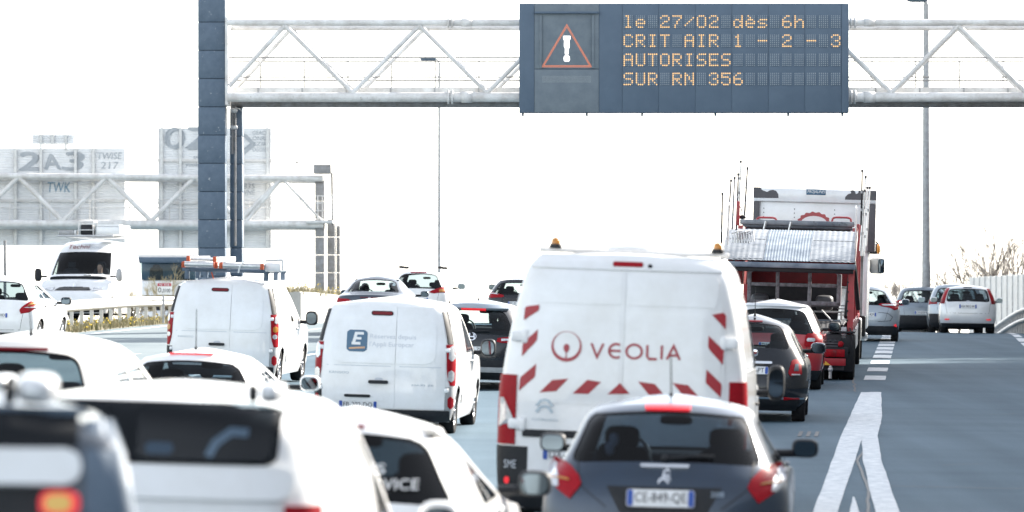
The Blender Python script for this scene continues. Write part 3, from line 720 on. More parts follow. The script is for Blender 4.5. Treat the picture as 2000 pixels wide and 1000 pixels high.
for px in (1100, 1250, 1400, 1560): MB().box(X_(px)-.05, X_(px)+.05, .42, .56, Z_(200), Z_(40)).build('mounting_rail', 'galva_dull', ms)
# ---------------------------------------------------------------- second gantry, for the other carriageway, with the backs of four direction boards
HY = 178.0; HS = 8000/HY
hx = lambda px: (px-1000)/HS
hz = lambda py: CAM_H+(480-py)/HS
hb = gz(-20, HY)
g2 = thing('sign_gantry', 'far white lattice gantry carrying graffiti covered sign boards behind the slate column', 'gantry', (hx(640), HY, hb))
h0 = Vector(g2.location)
def H_tube(name, a, b, r, m='tube_white', n=10): return MB().tube(Vector(a)-h0, Vector(b)-h0, r, n).build(name, m, g2)
HL = hx(-330)
for y in (HY-.5, HY+.6):
    o = 0 if y < HY else 4
    H_tube('top_chord', (HL, y, hz(341+o*.8)), (hx(632), y, hz(349+o*.8)), .13); H_tube('bottom_chord', (HL, y, hz(436+o)), (hx(632), y, hz(438+o)), .17)
ap = [(-305+172*i, 346) if j == 0 else (-219+172*i, 432) for i in range(6) for j in (0, 1)]
for a, b in zip(ap, ap[1:]):
    if b[0] > 640: break
    H_tube('diagonal_brace', (hx(a[0]), HY-.5, hz(a[1])), (hx(b[0]), HY-.5, hz(b[1])), .10)
H_tube('diagonal_brace', (hx(555), HY-.5, hz(352)), (hx(630), HY-.5, hz(432)), .06); H_tube('diagonal_brace', (hx(480), HY-.5, hz(436)), (hx(548), HY-.5, hz(352)), .10)
for py in (390, 406): H_tube('handrail', (HL, HY-.2, hz(py)), (hx(612), HY-.2, hz(py)), .025, n=6)
for px in range(20, 620, 78): H_tube('handrail_post', (hx(px), HY-.2, hz(436)), (hx(px), HY-.2, hz(390)), .02, n=6)
def h_col(px0, px1, py, y0, y1, m='concrete'):
    z = hz(py); i = 0; zz = hb
    while zz < z:
        MB().bbox(hx(px0)-h0.x, hx(px1)-h0.x, y0, y1, zz-hb+.01, min(zz+.78, z)-hb-.01, .015).build('column_block', 'tube_dirty', g2); zz += .78
h_col(616, 634, 352, -.3, .5); h_col(637, 652, 428, 1.0, 2.2); h_col(654, 661, 440, 1.6, 2.4)
MB().bbox(hx(614)-h0.x, hx(648)-h0.x, -.9, .2, hz(340)-hb, hz(322)-hb, .03).build('flood_lamp', 'tube_dirty', g2)
H_tube('lamp_post', (hx(648), HY, hz(336)), (hx(650), HY, hz(440)), .05, 'tube_dirty'); H_tube('lamp_post', (hx(580), HY, hz(345)), (hx(580), HY, hz(322)), .03, 'tube_dirty')
MB().superell(Vector((hx(580), HY, hz(317)))-h0, .06, .06, .07, 1, 8, 6).build('lamp_head', 'tube_dirty', g2)
for k in range(4): H_tube('ladder_rail', (hx(622+k*9), HY-.7, hz(430)), (hx(622+k*9), HY-.7, hz(383)), .02, n=6)
for py in (383, 397, 412): H_tube('handrail', (hx(618), HY-.7, hz(py)), (hx(652), HY-.7, hz(py)), .02, n=6)
MB().bbox(hx(600)-h0.x, hx(652)-h0.x, -.8, .6, hz(437)-hb, hz(431)-hb, .02).build('landing', 'galva', g2)
def ribbed(x0, x1, z0, z1, y, pitch=.105, amp=.03):
    R = []; n = int((z1-z0)/pitch); b = MB()
    prof = []
    for i in range(n):
        z = z0+(z1-z0)*i/n; h = (z1-z0)/n; prof += [(z, 0), (z+h*.35, 0), (z+h*.45, amp), (z+h*.85, amp), (z+h*.95, 0)]
    prof.append((z1, 0)); b.grid([[(x0, y-a, z) for z, a in prof], [(x1, y-a, z) for z, a in prof]], False)
    b.box(x0, x1, y+.002, y+.04, z0, z1); return b
def board(label, px0, px1, py0, py1, posts, bars=()):
    t = thing('sign_board', label, 'sign board', (hx((px0+px1)/2), HY+1.05, hz(py1)), 'backs of the direction boards on the far gantry')
    b0 = Vector(t.location); Xq = lambda p: hx(p)-b0.x; Zq = lambda p: hz(p)-b0.z
    ed = [px0]+list(posts)+[px1]
    for a, b in zip(ed, ed[1:]):
        lv = [py1]+sorted(bars, reverse=True)+[py0]
        for c, d in zip(lv, lv[1:]): ribbed(Xq(a)+.02, Xq(b)-.02, Zq(c)+.012, Zq(d)-.012, 0).build('board_panel', 'board_back', t)
    for p in posts: MB().box(Xq(p)-.06, Xq(p)+.06, -.14, -.032, Zq(py1), Zq(py0)).build('board_post', 'galva', t)
    for p in bars: MB().box(Xq(px0), Xq(px1), -.12, -.034, Zq(p)-.06, Zq(p)+.06).build('board_bar', 'tube_white', t)
    return t, Xq, Zq
def graf(t, Xq, Zq, px, py, wd, h, txt, m='graffiti_dark', shear=.1, bold=0):
    vs, fs = text_geo(txt); b = MB()
    for k in ([0] if not bold else [-bold, 0, bold]):
        b.add([(Xq(px+a*wd+shear*c*h+k), -.036-.0007*k, Zq(py-c*h+k*.5)) for a, c in vs], fs)
    b.build('graffiti', m, t)
    if bold >= .8:
        f_ = MB(); f_.add([(Xq(px+a*wd+shear*c*h), -.042, Zq(py-c*h)) for a, c in vs], fs); f_.build('graffiti_fill', 'graffiti_fill', t)
tA, xa, za = board('back of the wide ribbed sign board at the left edge with grey graffiti numerals', -28, 241, 288, 480, (25, 75, 143, 178), (343, 391))
graf(tA, xa, za, 32, 332, 40, 36, '2', bold=2.2); graf(tA, xa, za, 82, 330, 32, 30, 'A', shear=-.1, bold=1.5); graf(tA, xa, za, 116, 332, 38, 36, '3', shear=.25, bold=1.8)
graf(tA, xa, za, 184, 310, 48, 13, 'TWISE', shear=.15); graf(tA, xa, za, 192, 329, 34, 14, '217'); graf(tA, xa, za, 86, 375, 46, 20, 'TWK', 'graffiti_blue')
tB, xb_, zb_ = board('back of the tall ribbed sign board behind the slate column with bold graffiti letters', 304, 528, 248, 486, (312, 349, 392, 468, 520), (312, 395))
graf(tB, xb_, zb_, 318, 290, 36, 42, 'O', bold=2.6); graf(tB, xb_, zb_, 360, 290, 58, 42, 'Z', bold=3.2); graf(tB, xb_, zb_, 472, 300, 18, 40, '>', bold=2.5)
for i, tx in enumerate(('GEACE', 'ONRE', 'BZIK', 'OGONP')): graf(tB, xb_, zb_, 490, 262+i*11, 30, 8, tx)
graf(tB, xb_, zb_, 358, 327, 26, 11, 'yuok'); graf(tB, xb_, zb_, 374, 309, 14, 9, 'ok'); graf(tB, xb_, zb_, 472, 368, 22, 10, '835'); graf(tB, xb_, zb_, 472, 380, 22, 10, 'VNE')
tC, xcq, zcq = board('small pale ribbed panel standing above the wide board at far left', 57, 141, 261, 281, (98,), ())
for p in (75, 124): MB().box(xcq(p)-.05, xcq(p)+.05, -.1, -.034, zcq(292), zcq(261)).build('board_post', 'galva', tC)
# slim pole under the far boards
po = thing('sign_pole', 'slim grey pole under the graffiti boards at the left edge', 'pole', (hx(43), 172, gz(-22, 172)))
MB().tube((0, 0, 0), (0, 0, hz(470)-po.location.z), .06, 10).build('post', 'tube_dirty', po); MB().lathe([(0, .0), (0, .14), (.03, .14), (.03, .06)], 'z', 12).build('base_plate', 'tube_dirty', po)
# ---------------------------------------------------------------- lamp posts
def lamp_post(label, px, d, r, ztop, arm, head_side):
    X = (px-1000)/8000*d; t = thing('street_lamp', label, 'street lamp', (X, d, gz(X-xc(d), d)), 'tall street lamps')
    h = ztop-t.location.z; MB().tube((0, 0, 0), (0, 0, h), r, 14, r*.62).build('post', 'galva_dull', t)
    MB().tube((0, 0, 0), (0, 0, .9), r*1.25, 14).build('base', 'galva_dull', t)
    a = MB(); a.path([(0, 0, h-.02), (head_side*arm*.35, 0, h+.12), (head_side*arm, 0, h+.16)], r*.45, 8); a.build('arm', 'galva_dull', t)
    b = MB(); b.superell((head_side*(arm+.22), 0, h+.15), .36, .16, .09, .7); b.build('lamp_head', 'steel_blue', t)
    return t
lamp_post('thick grey lamp post rising behind the queue beyond the car transporter', 1809, 136, .155, CAM_H+(480-8)/8000*136, .08, -1)
lamp_post('thin grey lamp post behind the white car with roof bars', 858, 176, .085, CAM_H+(480-122)/8000*176, .25, -1)
# ---------------------------------------------------------------- median: guard rail, scrub, kilometre sign, retaining wall
gr = thing('guard_rail', 'galvanised wave guard rail on close posts along the scrubby median', 'guard rail', W(-21.6, 84))
r0 = Vector(gr.location)
PROF = [(0, .50), (.045, .525), (.085, .56), (.085, .60), (.03, .635), (.03, .665), (.085, .70), (.085, .74), (.045, .775), (0, .80)]
def rail(ds, u, parent, o, flip=1, m='galva', nm='rail_section', H=0):
    G = []
    for d in ds:
        p = Vector(W(u, d)); G.append([tuple(p+Vector((flip*a, 0, z+H))-o) for a, z in PROF])
    b = MB(); b.grid(G); b.grid([[tuple(Vector(q)-Vector((flip*.006, 0, 0))) for q in r] for r in G]); return b.build(nm, m, parent)
for i, d0 in enumerate(np.arange(84, 150, 4.0)): rail(np.linspace(d0, d0+4.12, 5), -21.6+.006*(i % 2), gr, r0)
for d in np.arange(84.6, 150, 1.33):
    p = Vector(W(-21.68, d))-r0; MB().box(p.x-.05, p.x+.05, p.y-.025, p.y+.025, p.z-.1, p.z+.78).build('rail_post', 'galva', gr)
    MB().box(p.x+.05, p.x+.085, p.y-.04, p.y+.04, p.z+.6, p.z+.7).build('spacer', 'galva_dull', gr)
rr = thing('guard_rail', 'double tube guard rail on short posts at the right edge beyond the silver cars', 'guard rail', W(4.55, 112))
q0 = Vector(rr.location)
for zz, nm in ((.78, 'rail_section'), (.45, 'rail_section')):
    for d in np.arange(112, 175, 6): MB().bbox(0, .01, 0, .01, 0, .01, .001) and MB().tube(Vector(W(4.55, d, zz))-q0, Vector(W(4.55, d+6, zz))-q0, .075, 10).build(nm, 'galva', rr)
for d in np.arange(112, 175, 1.8): MB().box(*[c for a, h in zip(Vector(W(4.68, d))-q0, ((-.05, .05), (-.05, .05), (-.1, .84))) for c in (a+h[0], a+h[1])]).build('rail_post', 'galva', rr)
rw = thing('retaining_wall', 'low pale concrete wall with dry grass on top behind the ladder van', 'wall', W(-17.5, 124))
w0 = Vector(rw.location)
for d in np.arange(124, 160, 4):
    a, b = Vector(W(-17.6, d))-w0, Vector(W(-17.6, d+3.96))-w0; n = MB()
    z1, z2 = .95, .95
    n.add([(a.x-.25, a.y, a.z-.3), (a.x, a.y, a.z-.3), (b.x, b.y, b.z-.3), (b.x-.25, b.y, b.z-.3), (a.x-.25, a.y, a.z+z1), (a.x-.06, a.y, a.z+z1), (b.x-.06, b.y, b.z+z2), (b.x-.25, b.y, b.z+z2)],
          [(3, 2, 1, 0), (4, 5, 6, 7), (0, 1, 5, 4), (1, 2, 6, 5), (2, 3, 7, 6), (3, 0, 4, 7)]); n.build('wall_block', 'pale_concrete', rw)
a, b = Vector(W(-20.9, 124)), Vector(W(-17.62, 124))
MB().grid([[W(u, d, .03+.9*min(1, max(0, (u+20.9)/2.2))) for u in (-20.9, -20, -19, -18.6, -17.86)] for d in np.arange(124, 164, 4)]).build('bank', 'verge_soil', kind='structure')
MB().grid([[W(u, 123.99, z) for z in (-.2, .03+.9*min(1, max(0, (u+20.9)/2.2)))] for u in (-20.9, -20, -19, -18.6, -17.62)]).build('wall_end', 'pale_concrete', rw).location = -w0
def tufts(name, label, spots, m, kind='stuff', cat=None, bloom=0, n=9, h=(.2, .5), wd=.016):
    b = MB(); bl = MB()
    for (x, y, z) in spots:
        for _ in range(n):
            a = random.uniform(0, 6.28); L = random.uniform(*h); le = random.uniform(.1, .6)*L; px, py = x+random.gauss(0, .10), y+random.gauss(0, .12)
            dx, dy = math.cos(a)*le, math.sin(a)*le; k = wd*random.uniform(.7, 1.5); sx, sy = -math.sin(a)*k, math.cos(a)*k
            b.add([(px-sx, py-sy, z-.03), (px+sx, py+sy, z-.03), (px+dx*.5+sx*.6, py+dy*.5+sy*.6, z+L*.6), (px+dx*.5-sx*.6, py+dy*.5-sy*.6, z+L*.6), (px+dx, py+dy, z+L)], [(0, 1, 2, 3), (3, 2, 4)])
            if random.random() < bloom:
                r = random.uniform(.015, .035); c = (px+dx, py+dy, z+L)
                bl.add([(c[0]-r, c[1], c[2]), (c[0], c[1], c[2]-r), (c[0]+r, c[1], c[2]), (c[0], c[1], c[2]+r), (c[0], c[1]-r, c[2])], [(0, 1, 4), (1, 2, 4), (2, 3, 4), (3, 0, 4)])
    o = b.build(name, m, kind=kind, label=label, cat=cat)
    if bl.v: bl.build('flower_heads', 'yellow_bloom', o)
    return o
sp = [W(random.uniform(-22.5, -20.95), random.uniform(84, 152), .03) for _ in range(1700)]
tufts('dry_grass', 'dry straw coloured grass on the median under the guard rail', sp, 'dry_grass', cat='grass', n=8, h=(.05, .20), wd=.010)
sp = [W(random.uniform(-22.45, -21.0), random.uniform(84, 152), .03) for _ in range(700)]
tufts('yellow_weeds', 'low yellow flowering weeds along the median rail', sp, 'green_grass', cat='weeds', bloom=.2, n=6, h=(.04, .24), wd=.010)
sp = [W(random.uniform(-20.4, -17.7), random.uniform(124, 160), .88) for _ in range(700)]
tufts('bank_grass', 'dry grass fringe on top of the low concrete wall', sp, 'dry_grass', cat='grass', bloom=.05, n=9, h=(.1, .36))
def shrub(name, label, loc, h, spread, nst, m='dry_grass', leaf=None, cat='shrub', group=None):
    t = thing(name, label, cat, loc, group); tw = MB(); st = MB()
    def grow(b, p, d, L, r, lev):
        q = p+d*L; b.tube(p, q, r, 5, r*.6, False)
        if lev == 0: return
        for _ in range(random.randint(3, 4)):
            nd = (d+Vector((random.gauss(0, .45), random.gauss(0, .45), random.gauss(.18, .3)))).normalized()
            grow(tw, p+(q-p)*random.uniform(.45, 1), nd, L*random.uniform(.5, .75), r*.55, lev-1)
    for _ in range(nst):
        d = Vector((random.gauss(0, spread), random.gauss(0, spread), 1)).normalized()
        grow(st, Vector((random.gauss(0, .12*h), random.gauss(0, .1*h), -.05)), d, h*random.uniform(.35, .5), .011*h, 4)
    st.build('stem', 'bark', t); tw.build('twigs', m, t); return t
shrub('median_bush', 'dry twiggy bush with yellow bloom beside the kilometre sign', W(-22.0, 120.5, .08), 1.25, .5, 9, group='dry bushes on the median')
shrub('median_bush', 'pale dry bush on the median in front of the far lorry', W(-22.2, 126, .05), 1.7, .4, 10, group='dry bushes on the median')
km = thing('kilometre_sign', 'small white kilometre sign with red top band behind the guard rail', 'sign', W(-21.95, 117.6, .05))
kx, kz = -Vector(km.location).x, -Vector(km.location).z
kd = 117.6; ks = 8000/kd; KX = lambda p: (p-1000)/ks-km.location.x; KZ = lambda p: CAM_H+(480-p)/ks-km.location.z
kp = MB().bbox(KX(307.5), KX(335), -.02, .0, KZ(575.5), KZ(552.5), .004).build('sign_panel', 'sign_white', km)
MB().bbox(KX(308), KX(334.5), -.026, -.018, KZ(559), KZ(553), .002).build('red_band', 'sign_red', kp)
for tx, a, b, c, d_, m in (('N 356', 312, 331, 558.3, 553.8, 'sign_white'), ('0,', 309, 318, 572.5, 561.5, 'plate_black'), ('0100', 318.5, 333, 571, 564, 'plate_black')):
    vs, fs = text_geo(tx); MB().add([(KX(a+(b-a)*p), -.029, KZ(c+(d_-c)*q)) for p, q in vs], fs).build('sign_lettering', m, kp)
MB().box(KX(319)-.03, KX(319)+.03, -.0, .04, 0, KZ(575.5)).build('post', 'galva_dull', km)
# ---------------------------------------------------------------- right edge: low panel wall, bare tree, unseen tall wall added to shade the near lanes
pw = thing('panel_wall', 'low white panel wall with thin posts along the right edge', 'wall', W(6.2, 128))
p0 = Vector(pw.location)
for i, d in enumerate(np.arange(140, 190, 3.0)):
    a, b = Vector(W(6.2, d))-p0, Vector(W(6.2, d+2.96))-p0; zt = 1.42-.012*(d-155)-pw.location.z-a.z; n = MB()
    n.add([(a.x, a.y, a.z-.2), (b.x, b.y, b.z-.2), (b.x+.1, b.y, b.z-.2), (a.x+.1, a.y, a.z-.2), (a.x, a.y, a.z+zt), (b.x, b.y, a.z+zt), (b.x+.1, b.y, a.z+zt), (a.x+.1, a.y, a.z+zt)],
          [(3, 2, 1, 0), (4, 5, 6, 7), (0, 1, 5, 4), (1, 2, 6, 5), (2, 3, 7, 6), (3, 0, 4, 7)]); n.build('wall_panel', 'tube_white', pw)
    MB().box(a.x-.05, a.x+.02, a.y-.06, a.y+.06, a.z-.2, a.z+zt+.05).build('wall_post', 'galva', pw)
shrub('bare_tree', 'leafless pale tree standing behind the white panel wall', W(8.0, 196, .2), 7.6, .34, 20, 'bark', cat='tree')
for px, d, h in ((1762, 205, 2.4), (1749, 215, 1.7), (1789, 212, 2.2)):
    X = (px-1000)/8000*d; shrub('bare_bush', {1762: 'thin leafless bush over the dark car in the right queue', 1749: 'small bare bush beside the silver hatchback', 1789: 'bare twigs left of the thick lamp post'}[px], (X, d, CAM_H-(600-480)/8000*d-.6), h+.8, .35, 4, 'bark', group='bare bushes beyond the crest')
nb = thing('shade_wall', 'tall concrete noise barrier shading the near right lanes', 'wall', W(9.0, -40))
n0 = Vector(nb.location)
for d in list(np.arange(-40, 93, 4.0))+list(np.arange(100, 148, 4.0)):  # gap left in the added wall lets a sun band onto the lane
    a, b = Vector(W(9.0, d))-n0, Vector(W(9.0, d+3.96))-n0
    for k in range(4):
        z0, z1 = k*2.05, k*2.05+2.04; n = MB()
        n.add([(a.x, a.y, a.z+z0), (b.x, b.y, b.z+z0), (b.x+.2, b.y, b.z+z0), (a.x+.2, a.y, a.z+z0), (a.x, a.y, a.z+z1), (b.x, b.y, b.z+z1), (b.x+.2, b.y, b.z+z1), (a.x+.2, a.y, a.z+z1)],
              [(3, 2, 1, 0), (4, 5, 6, 7), (0, 1, 5, 4), (1, 2, 6, 5), (2, 3, 7, 6), (3, 0, 4, 7)]); n.build('shade_wall_panel', 'concrete', nb)
    MB().box(a.x-.06, a.x+.26, a.y-.08, a.y+.06, a.z-.2, a.z+8.3).build('shade_wall_post', 'galva_dull', nb)

for dd in (97.2, 98.6): shrub('sun_filter_tree', {97.2: 'bare roadside tree filling the gap in the noise barrier', 98.6: 'second bare roadside tree in the noise barrier gap'}[dd], W(10.0, dd, 0), 6.6, .13, 12, 'bark', cat='tree', group='trees in the barrier gap')  # out-of-view trees added to soften the sun band from the gap
# ================================================================ THE VEHICLES
def simple_tail(c, lamp, z_win, plate_z, txt, val=.30, lm='lamp_red', brake=None):
    for sx in (1, -1): c.patch('tail_light', poly_rows(lamp, 9), lm, .010, .02, 8, None, sx, 1)
    c.hatch_lines(z_win); c.valance(val*c.H)
    if txt: c.plate(0, plate_z, txt)
    if brake: c.brake(-.16, .16, *brake)
# --- dark blue-grey hatchback, foremost right
c = Car('hatchback_car', 'dark blue grey hatchback with big claw shaped red tail lights behind the red striped van', 'car', 1291, 282, 'claw_hatch', 1.74, 1.45, 3.96, 'blue_grey_paint',
        rear_win=(.70, .945, .91, .93), side_win=(.67, .90), ys=(.72, .30), p=2.8, D=.46, crown=.032, glass_m='dark_glass', roof_reflection='mid_grey_paint', roof_z=.962)  # greyer roof colour stands in for reflected sky
R = [(.575, .85), (.60, .905), (.66, .965), (.74, 1.005), (.80, 1.01), (.838, .93), (.835, .885), (.74, .80), (.655, .745)]
for sx in (1, -1):
    t = c.patch('tail_light', poly_rows(R, 13), 'lamp_red', .012, .03, 10, None, sx, 1)
    c.patch('clear_lens', poly_rows([(.735, .82), (.745, .90), (.785, .975), (.805, .98), (.836, .93), (.836, .885), (.77, .82)], 9), 'lamp_clear', .019, .01, 6, t, sx, 1)
    c.patch('lens_bar', poly_rows([(.66, .862), (.66, .876), (.80, .886), (.80, .872)], 4), 'lamp_amber', .022, .006, 6, t, sx, 1)
c.patch('bumper', [(z, -.90*c.w(z), .90*c.w(z)) for z in np.linspace(.20, .56, 7)], 'blue_grey_paint', .014, .03, 28)
c.patch('lower_valance', [(z, -.80*c.w(z), .80*c.w(z)) for z in np.linspace(.19, .34, 4)], 'plastic', .022, .03, 24)
c.poly('plate_recess', [(-.40, .845), (.40, .845), (.30, .66), (-.30, .66)], 'plastic', .003, .01)
c.plate(-.02, .765, 'CE-849-QE', .47, .115)
c.poly('tailgate_handle', rounded(-.17, .17, .972, .993, .01), 'chrome', .016, .02)
c.poly('brake_light', rounded(-.16, .16, 1.362, 1.386, .01), 'lamp_red_lit', .014, .02)
c.strokes('lion_badge', [([(-.04, .885), (-.015, .90), (-.005, .925), (.0, .95), (.02, .962), (.035, .945)], .014), ([(-.005, .925), (.02, .92), (.04, .925)], .012), ([(-.012, .90), (.015, .89), (.03, .87)], .012), ([(.0, .91), (.03, .905), (.045, .89)], .010), ([(-.03, .888), (-.04, .868)], .012)], 'chrome', .008)
c.text('model_lettering', '208', .37, .80, .09, .035, 'grey_badge', .010)
c.line('tailgate_seam', [(-.62, 1.02), (-.585, .84), (-.40, .70)], .008); c.line('tailgate_seam', [(.62, 1.02), (.585, .84), (.40, .70)], .008)
c.mirror(2.45, 1.02, .10, .072, paint='plastic'); c.antenna(.95, .30, .2); c.handle((1.15, 2.15), .92); c.seams((.95, 1.75, 2.75), .35, .96); c.wiper(.0, .34, 1.03)
for x, z in ((-.41, 1.08), (-.38, 1.14)): MB().superell((x, .55, z), .035, .03, .05, .8).build('hanging_trinket', 'pale_print', c.root)
# --- big white utility van with red stripes
v = Car('utility_van', 'tall white utility van with red hazard stripes and red lettering on its rear doors', 'van', 1206, 227, 'tall_van', 2.14, 2.50, 5.6, 'white_paint',
        rear_win=None, side_win=(.56, .78), ys=(3.0, .10), wheel=(.34, .22), wb=(1.0, .95), D=.26, p=4.2, crown=.02, seats=False, pillars=0, roll=1.9, cap=.022)
v.patch('roof_header', [(z, -.93*v.w(z), .93*v.w(z)) for z in np.linspace(2.30, 2.425, 5)], 'white_paint', .018, .03, 24)
for x0, x1 in ((-.87, -.006), (.006, .87)):
    d = v.patch('rear_door', [(z, x0*min(1, v.w(z)/1.0+.0), x1*min(1, v.w(z)/1.0+.0)) for z in np.linspace(.52, 2.285, 14)], 'white_paint', .010, .02, 14)
    a, b = x0+.04 if x0 < 0 else x0+.03, x1-.03 if x0 < 0 else x1-.04
    v.poly('upper_panel', rounded(a*.95, b*.95, 2.00, 2.245, .03), 'white_paint', .004, .02, m_rows=14, parent=d)
    v.poly('upper_panel', rounded(a*.95, b*.95, 2.00, 2.25, .03), 'white_paint', .016, .008, m_rows=14, parent=d)
    v.poly('middle_panel', rounded(a, b, 1.14, 1.93, .03), 'white_paint', .015, .008, m_rows=20, parent=d)
RD = .0185
def pz(zx, zy): return ((960+zx/3.125-1215)/227, (1047-460-zy/3.125+(zx-800)*.021/3.125*1.0)/227)
for Q in ([(205,422),(270,420),(270,455),(180,515),(185,440)], [(268,570),(265,640),(175,735),(178,655)], [(265,780),(262,860),(165,945),(170,865)],
          [(1315,455),(1390,455),(1408,470),(1410,555)], [(1310,595),(1405,685),(1400,770),(1308,670)], [(1305,800),(1400,890),(1395,970),(1300,880)],
          [(375,868),(465,868),(385,955),(290,955)], [(580,873),(675,876),(590,960),(495,958)], [(780,890),(848,958),(707,960)], [(892,880),(985,883),(1055,960),(960,960)], [(1102,885),(1190,890),(1262,966),(1170,963)]):
    v.poly('hazard_stripe', [pz(*q) for q in Q], 'stripe_red', RD, .008, m_rows=9, n=4)
cx_, cz_ = pz(447, 672)
ring = MB(); n = 40; Ro, Ri = .131, .113
for sgn in (1,):
    o_, i_ = [], []
    for k in range(n):
        a = 2*math.pi*k/n; o_.append(v.rear(cx_+Ro*math.cos(a), cz_+Ro*math.sin(a), RD+.002)); i_.append(v.rear(cx_+Ri*math.cos(a), cz_+.014+Ri*math.sin(a), RD+.002))
    ring.add(o_+i_, [(k, (k+1) % n, n+(k+1) % n, n+k) for k in range(n)])
ring.build('ring_emblem', 'logo_red', v.root)
tp = [(0, .034)]+[(.026*math.cos(math.radians(a)), -.0+.026*math.sin(math.radians(a))) for a in range(50, -231, -20)]
dr = MB(); dr.add([v.rear(cx_+a*1.0, cz_-.012+b*-1.35, RD+.003) for a, b in tp], [tuple(range(len(tp)))]); dr.add([v.rear(cx_+a, cz_+b, RD+.003) for a, b in ((-.006, -.11), (.006, -.11), (.004, -.05), (-.004, -.05))], [(0, 1, 2, 3)]); dr.build('drop_emblem', 'logo_red', v.root)
arc = lambda cx, cz, rx, rz, a0, a1, n=14: [(cx+rx*math.cos(math.radians(a0+(a1-a0)*i/n)), cz+rz*math.sin(math.radians(a0+(a1-a0)*i/n))) for i in range(n+1)]
def letters(x0, z0, h, w_):
    L = []; k = .021; p = x0
    L.append([(p, z0+h), (p+.052, z0), (p+.104, z0+h)]); p += .155
    L.append(arc(p+.062, z0+h/2, .062, h/2, 60, 300)); L.append([(p+.002, z0+h/2), (p+.10, z0+h/2)]); p += .150
    L.append(arc(p+.066, z0+h/2, .066, h/2, 90, 451, 26)); p += .178
    L.append([(p, z0+h), (p, z0+.02), (p+.018, z0), (p+.085, z0)]); p += .125
    L.append([(p, z0+h), (p, z0)]); p += .045
    L.append([(p, z0), (p+.056, z0+h), (p+.112, z0)]); L.append([(p+.025, z0+.036), (p+.09, z0+.036)])
    return [(l, k) for l in L]
zl = pz(800, 740)[1]
v.strokes('company_lettering', letters(pz(598, 0)[0], zl+.004, .118, 0), 'logo_red', RD+.002)
for sx in (1, -1):
    t = v.patch('tail_light', [(z, .915, .995*v.w(z)) for z in np.linspace(.77, 1.37, 9)], 'lamp_red', .014, .03, 14, None, sx, 1)
    v.patch('clear_lens', poly_rows([(.935, 1.0), (1.02, 1.17), (1.045, 1.17), (1.048, .92), (.94, .95)], 9), 'lamp_clear', .020, .01, 6, t, sx, 1)
    v.patch('bumper_corner', [(z, .80, .998*v.w(z)) for z in np.linspace(.235, .755, 6)], 'plastic', .016, .03, 10, None, sx, 1)
    v.patch('corner_reflector', poly_rows(rounded(.95, .99, .43, .49, .015), 6), 'lamp_red_lit' if sx < 0 else 'lamp_red', .024, .02, 4, None, sx, 1)
    for z in (1.70, .95):
        h = MB(); p = v.rear(sx*.90, z, .02); h.superell(p, .075, .022, .045, .4); h.superell(p+Vector((-sx*.05, -.005, 0)), .03, .02, .06, .5); h.build('door_hinge', 'white_paint', v.root)
v.patch('bumper', [(z, -.82, .82) for z in np.linspace(.235, .50, 4)], 'plastic', .03, .04, 20)
v.poly('door_handle', rounded(-.85, -.30, .84, .905, .012), 'plastic', .022, .02)
v.plate(-.42, .70, 'DX-417-LK')
v.strokes('chevron_emblem', [([(-.735, 1.11), (-.70, 1.155), (-.665, 1.165), (-.63, 1.155), (-.595, 1.11)], .022), ([(-.735, 1.055), (-.70, 1.10), (-.665, 1.11), (-.63, 1.10), (-.595, 1.055)], .022)], 'grey_badge', RD)
v.text('maker_lettering', 'CITROËN', -.66, .995, .22, .026, 'grey_badge', RD)
v.text('sticker_lettering', 'SME', -.945, .60, .10, .07, 'pale_print', .024)
v.brake(-.12, .14, 2.325, 2.362, 'lamp_red', .022); MB().superell(v.rear(.20, 2.335, .025), .02, .012, .018, 1, 10, 6).build('reversing_camera', 'plastic', v.root)
for x, y in ((-.66, .62), (.76, .62)):
    t = MB(); t.lathe([(2.47, .001), (2.47, .06), (2.505, .05), (2.51, .048)], 'z', 16, (x, y, 0)); b = t.build('beacon', 'plastic', v.root)
    t = MB(); t.lathe([(2.508, .040), (2.545, .038), (2.562, .024), (2.566, .001)], 'z', 16, (x, y, 0)); t.build('beacon_lens', 'lamp_amber', b)
rb = MB(); rb.bbox(-.80, .86, .58, .66, 2.435, 2.475, .012); rb.build('roof_bar', 'tube_white', v.root)
rb = MB(); rb.superell((-.02, 1.7, 2.51), .24, .35, .055, .35); rb.build('roof_vent', 'white_paint', v.root)
rb = MB(); rb.tube((.09, 1.55, 2.6), (.09, 1.55, 2.72), .012, 6); rb.build('roof_stub', 'tube_white', v.root)
v.mirror(4.05, 1.24, .085, .17, paint='plastic'); v.handle((3.75,), 1.05, 'plastic', .22); v.seams((3.5, 4.55), .4, 1.35)
v.patch('side_moulding', [(z, .9, 4.4) for z in (.55, .60, .65)], 'plastic', .012, .02, 12, None, 1, 1, side=True)
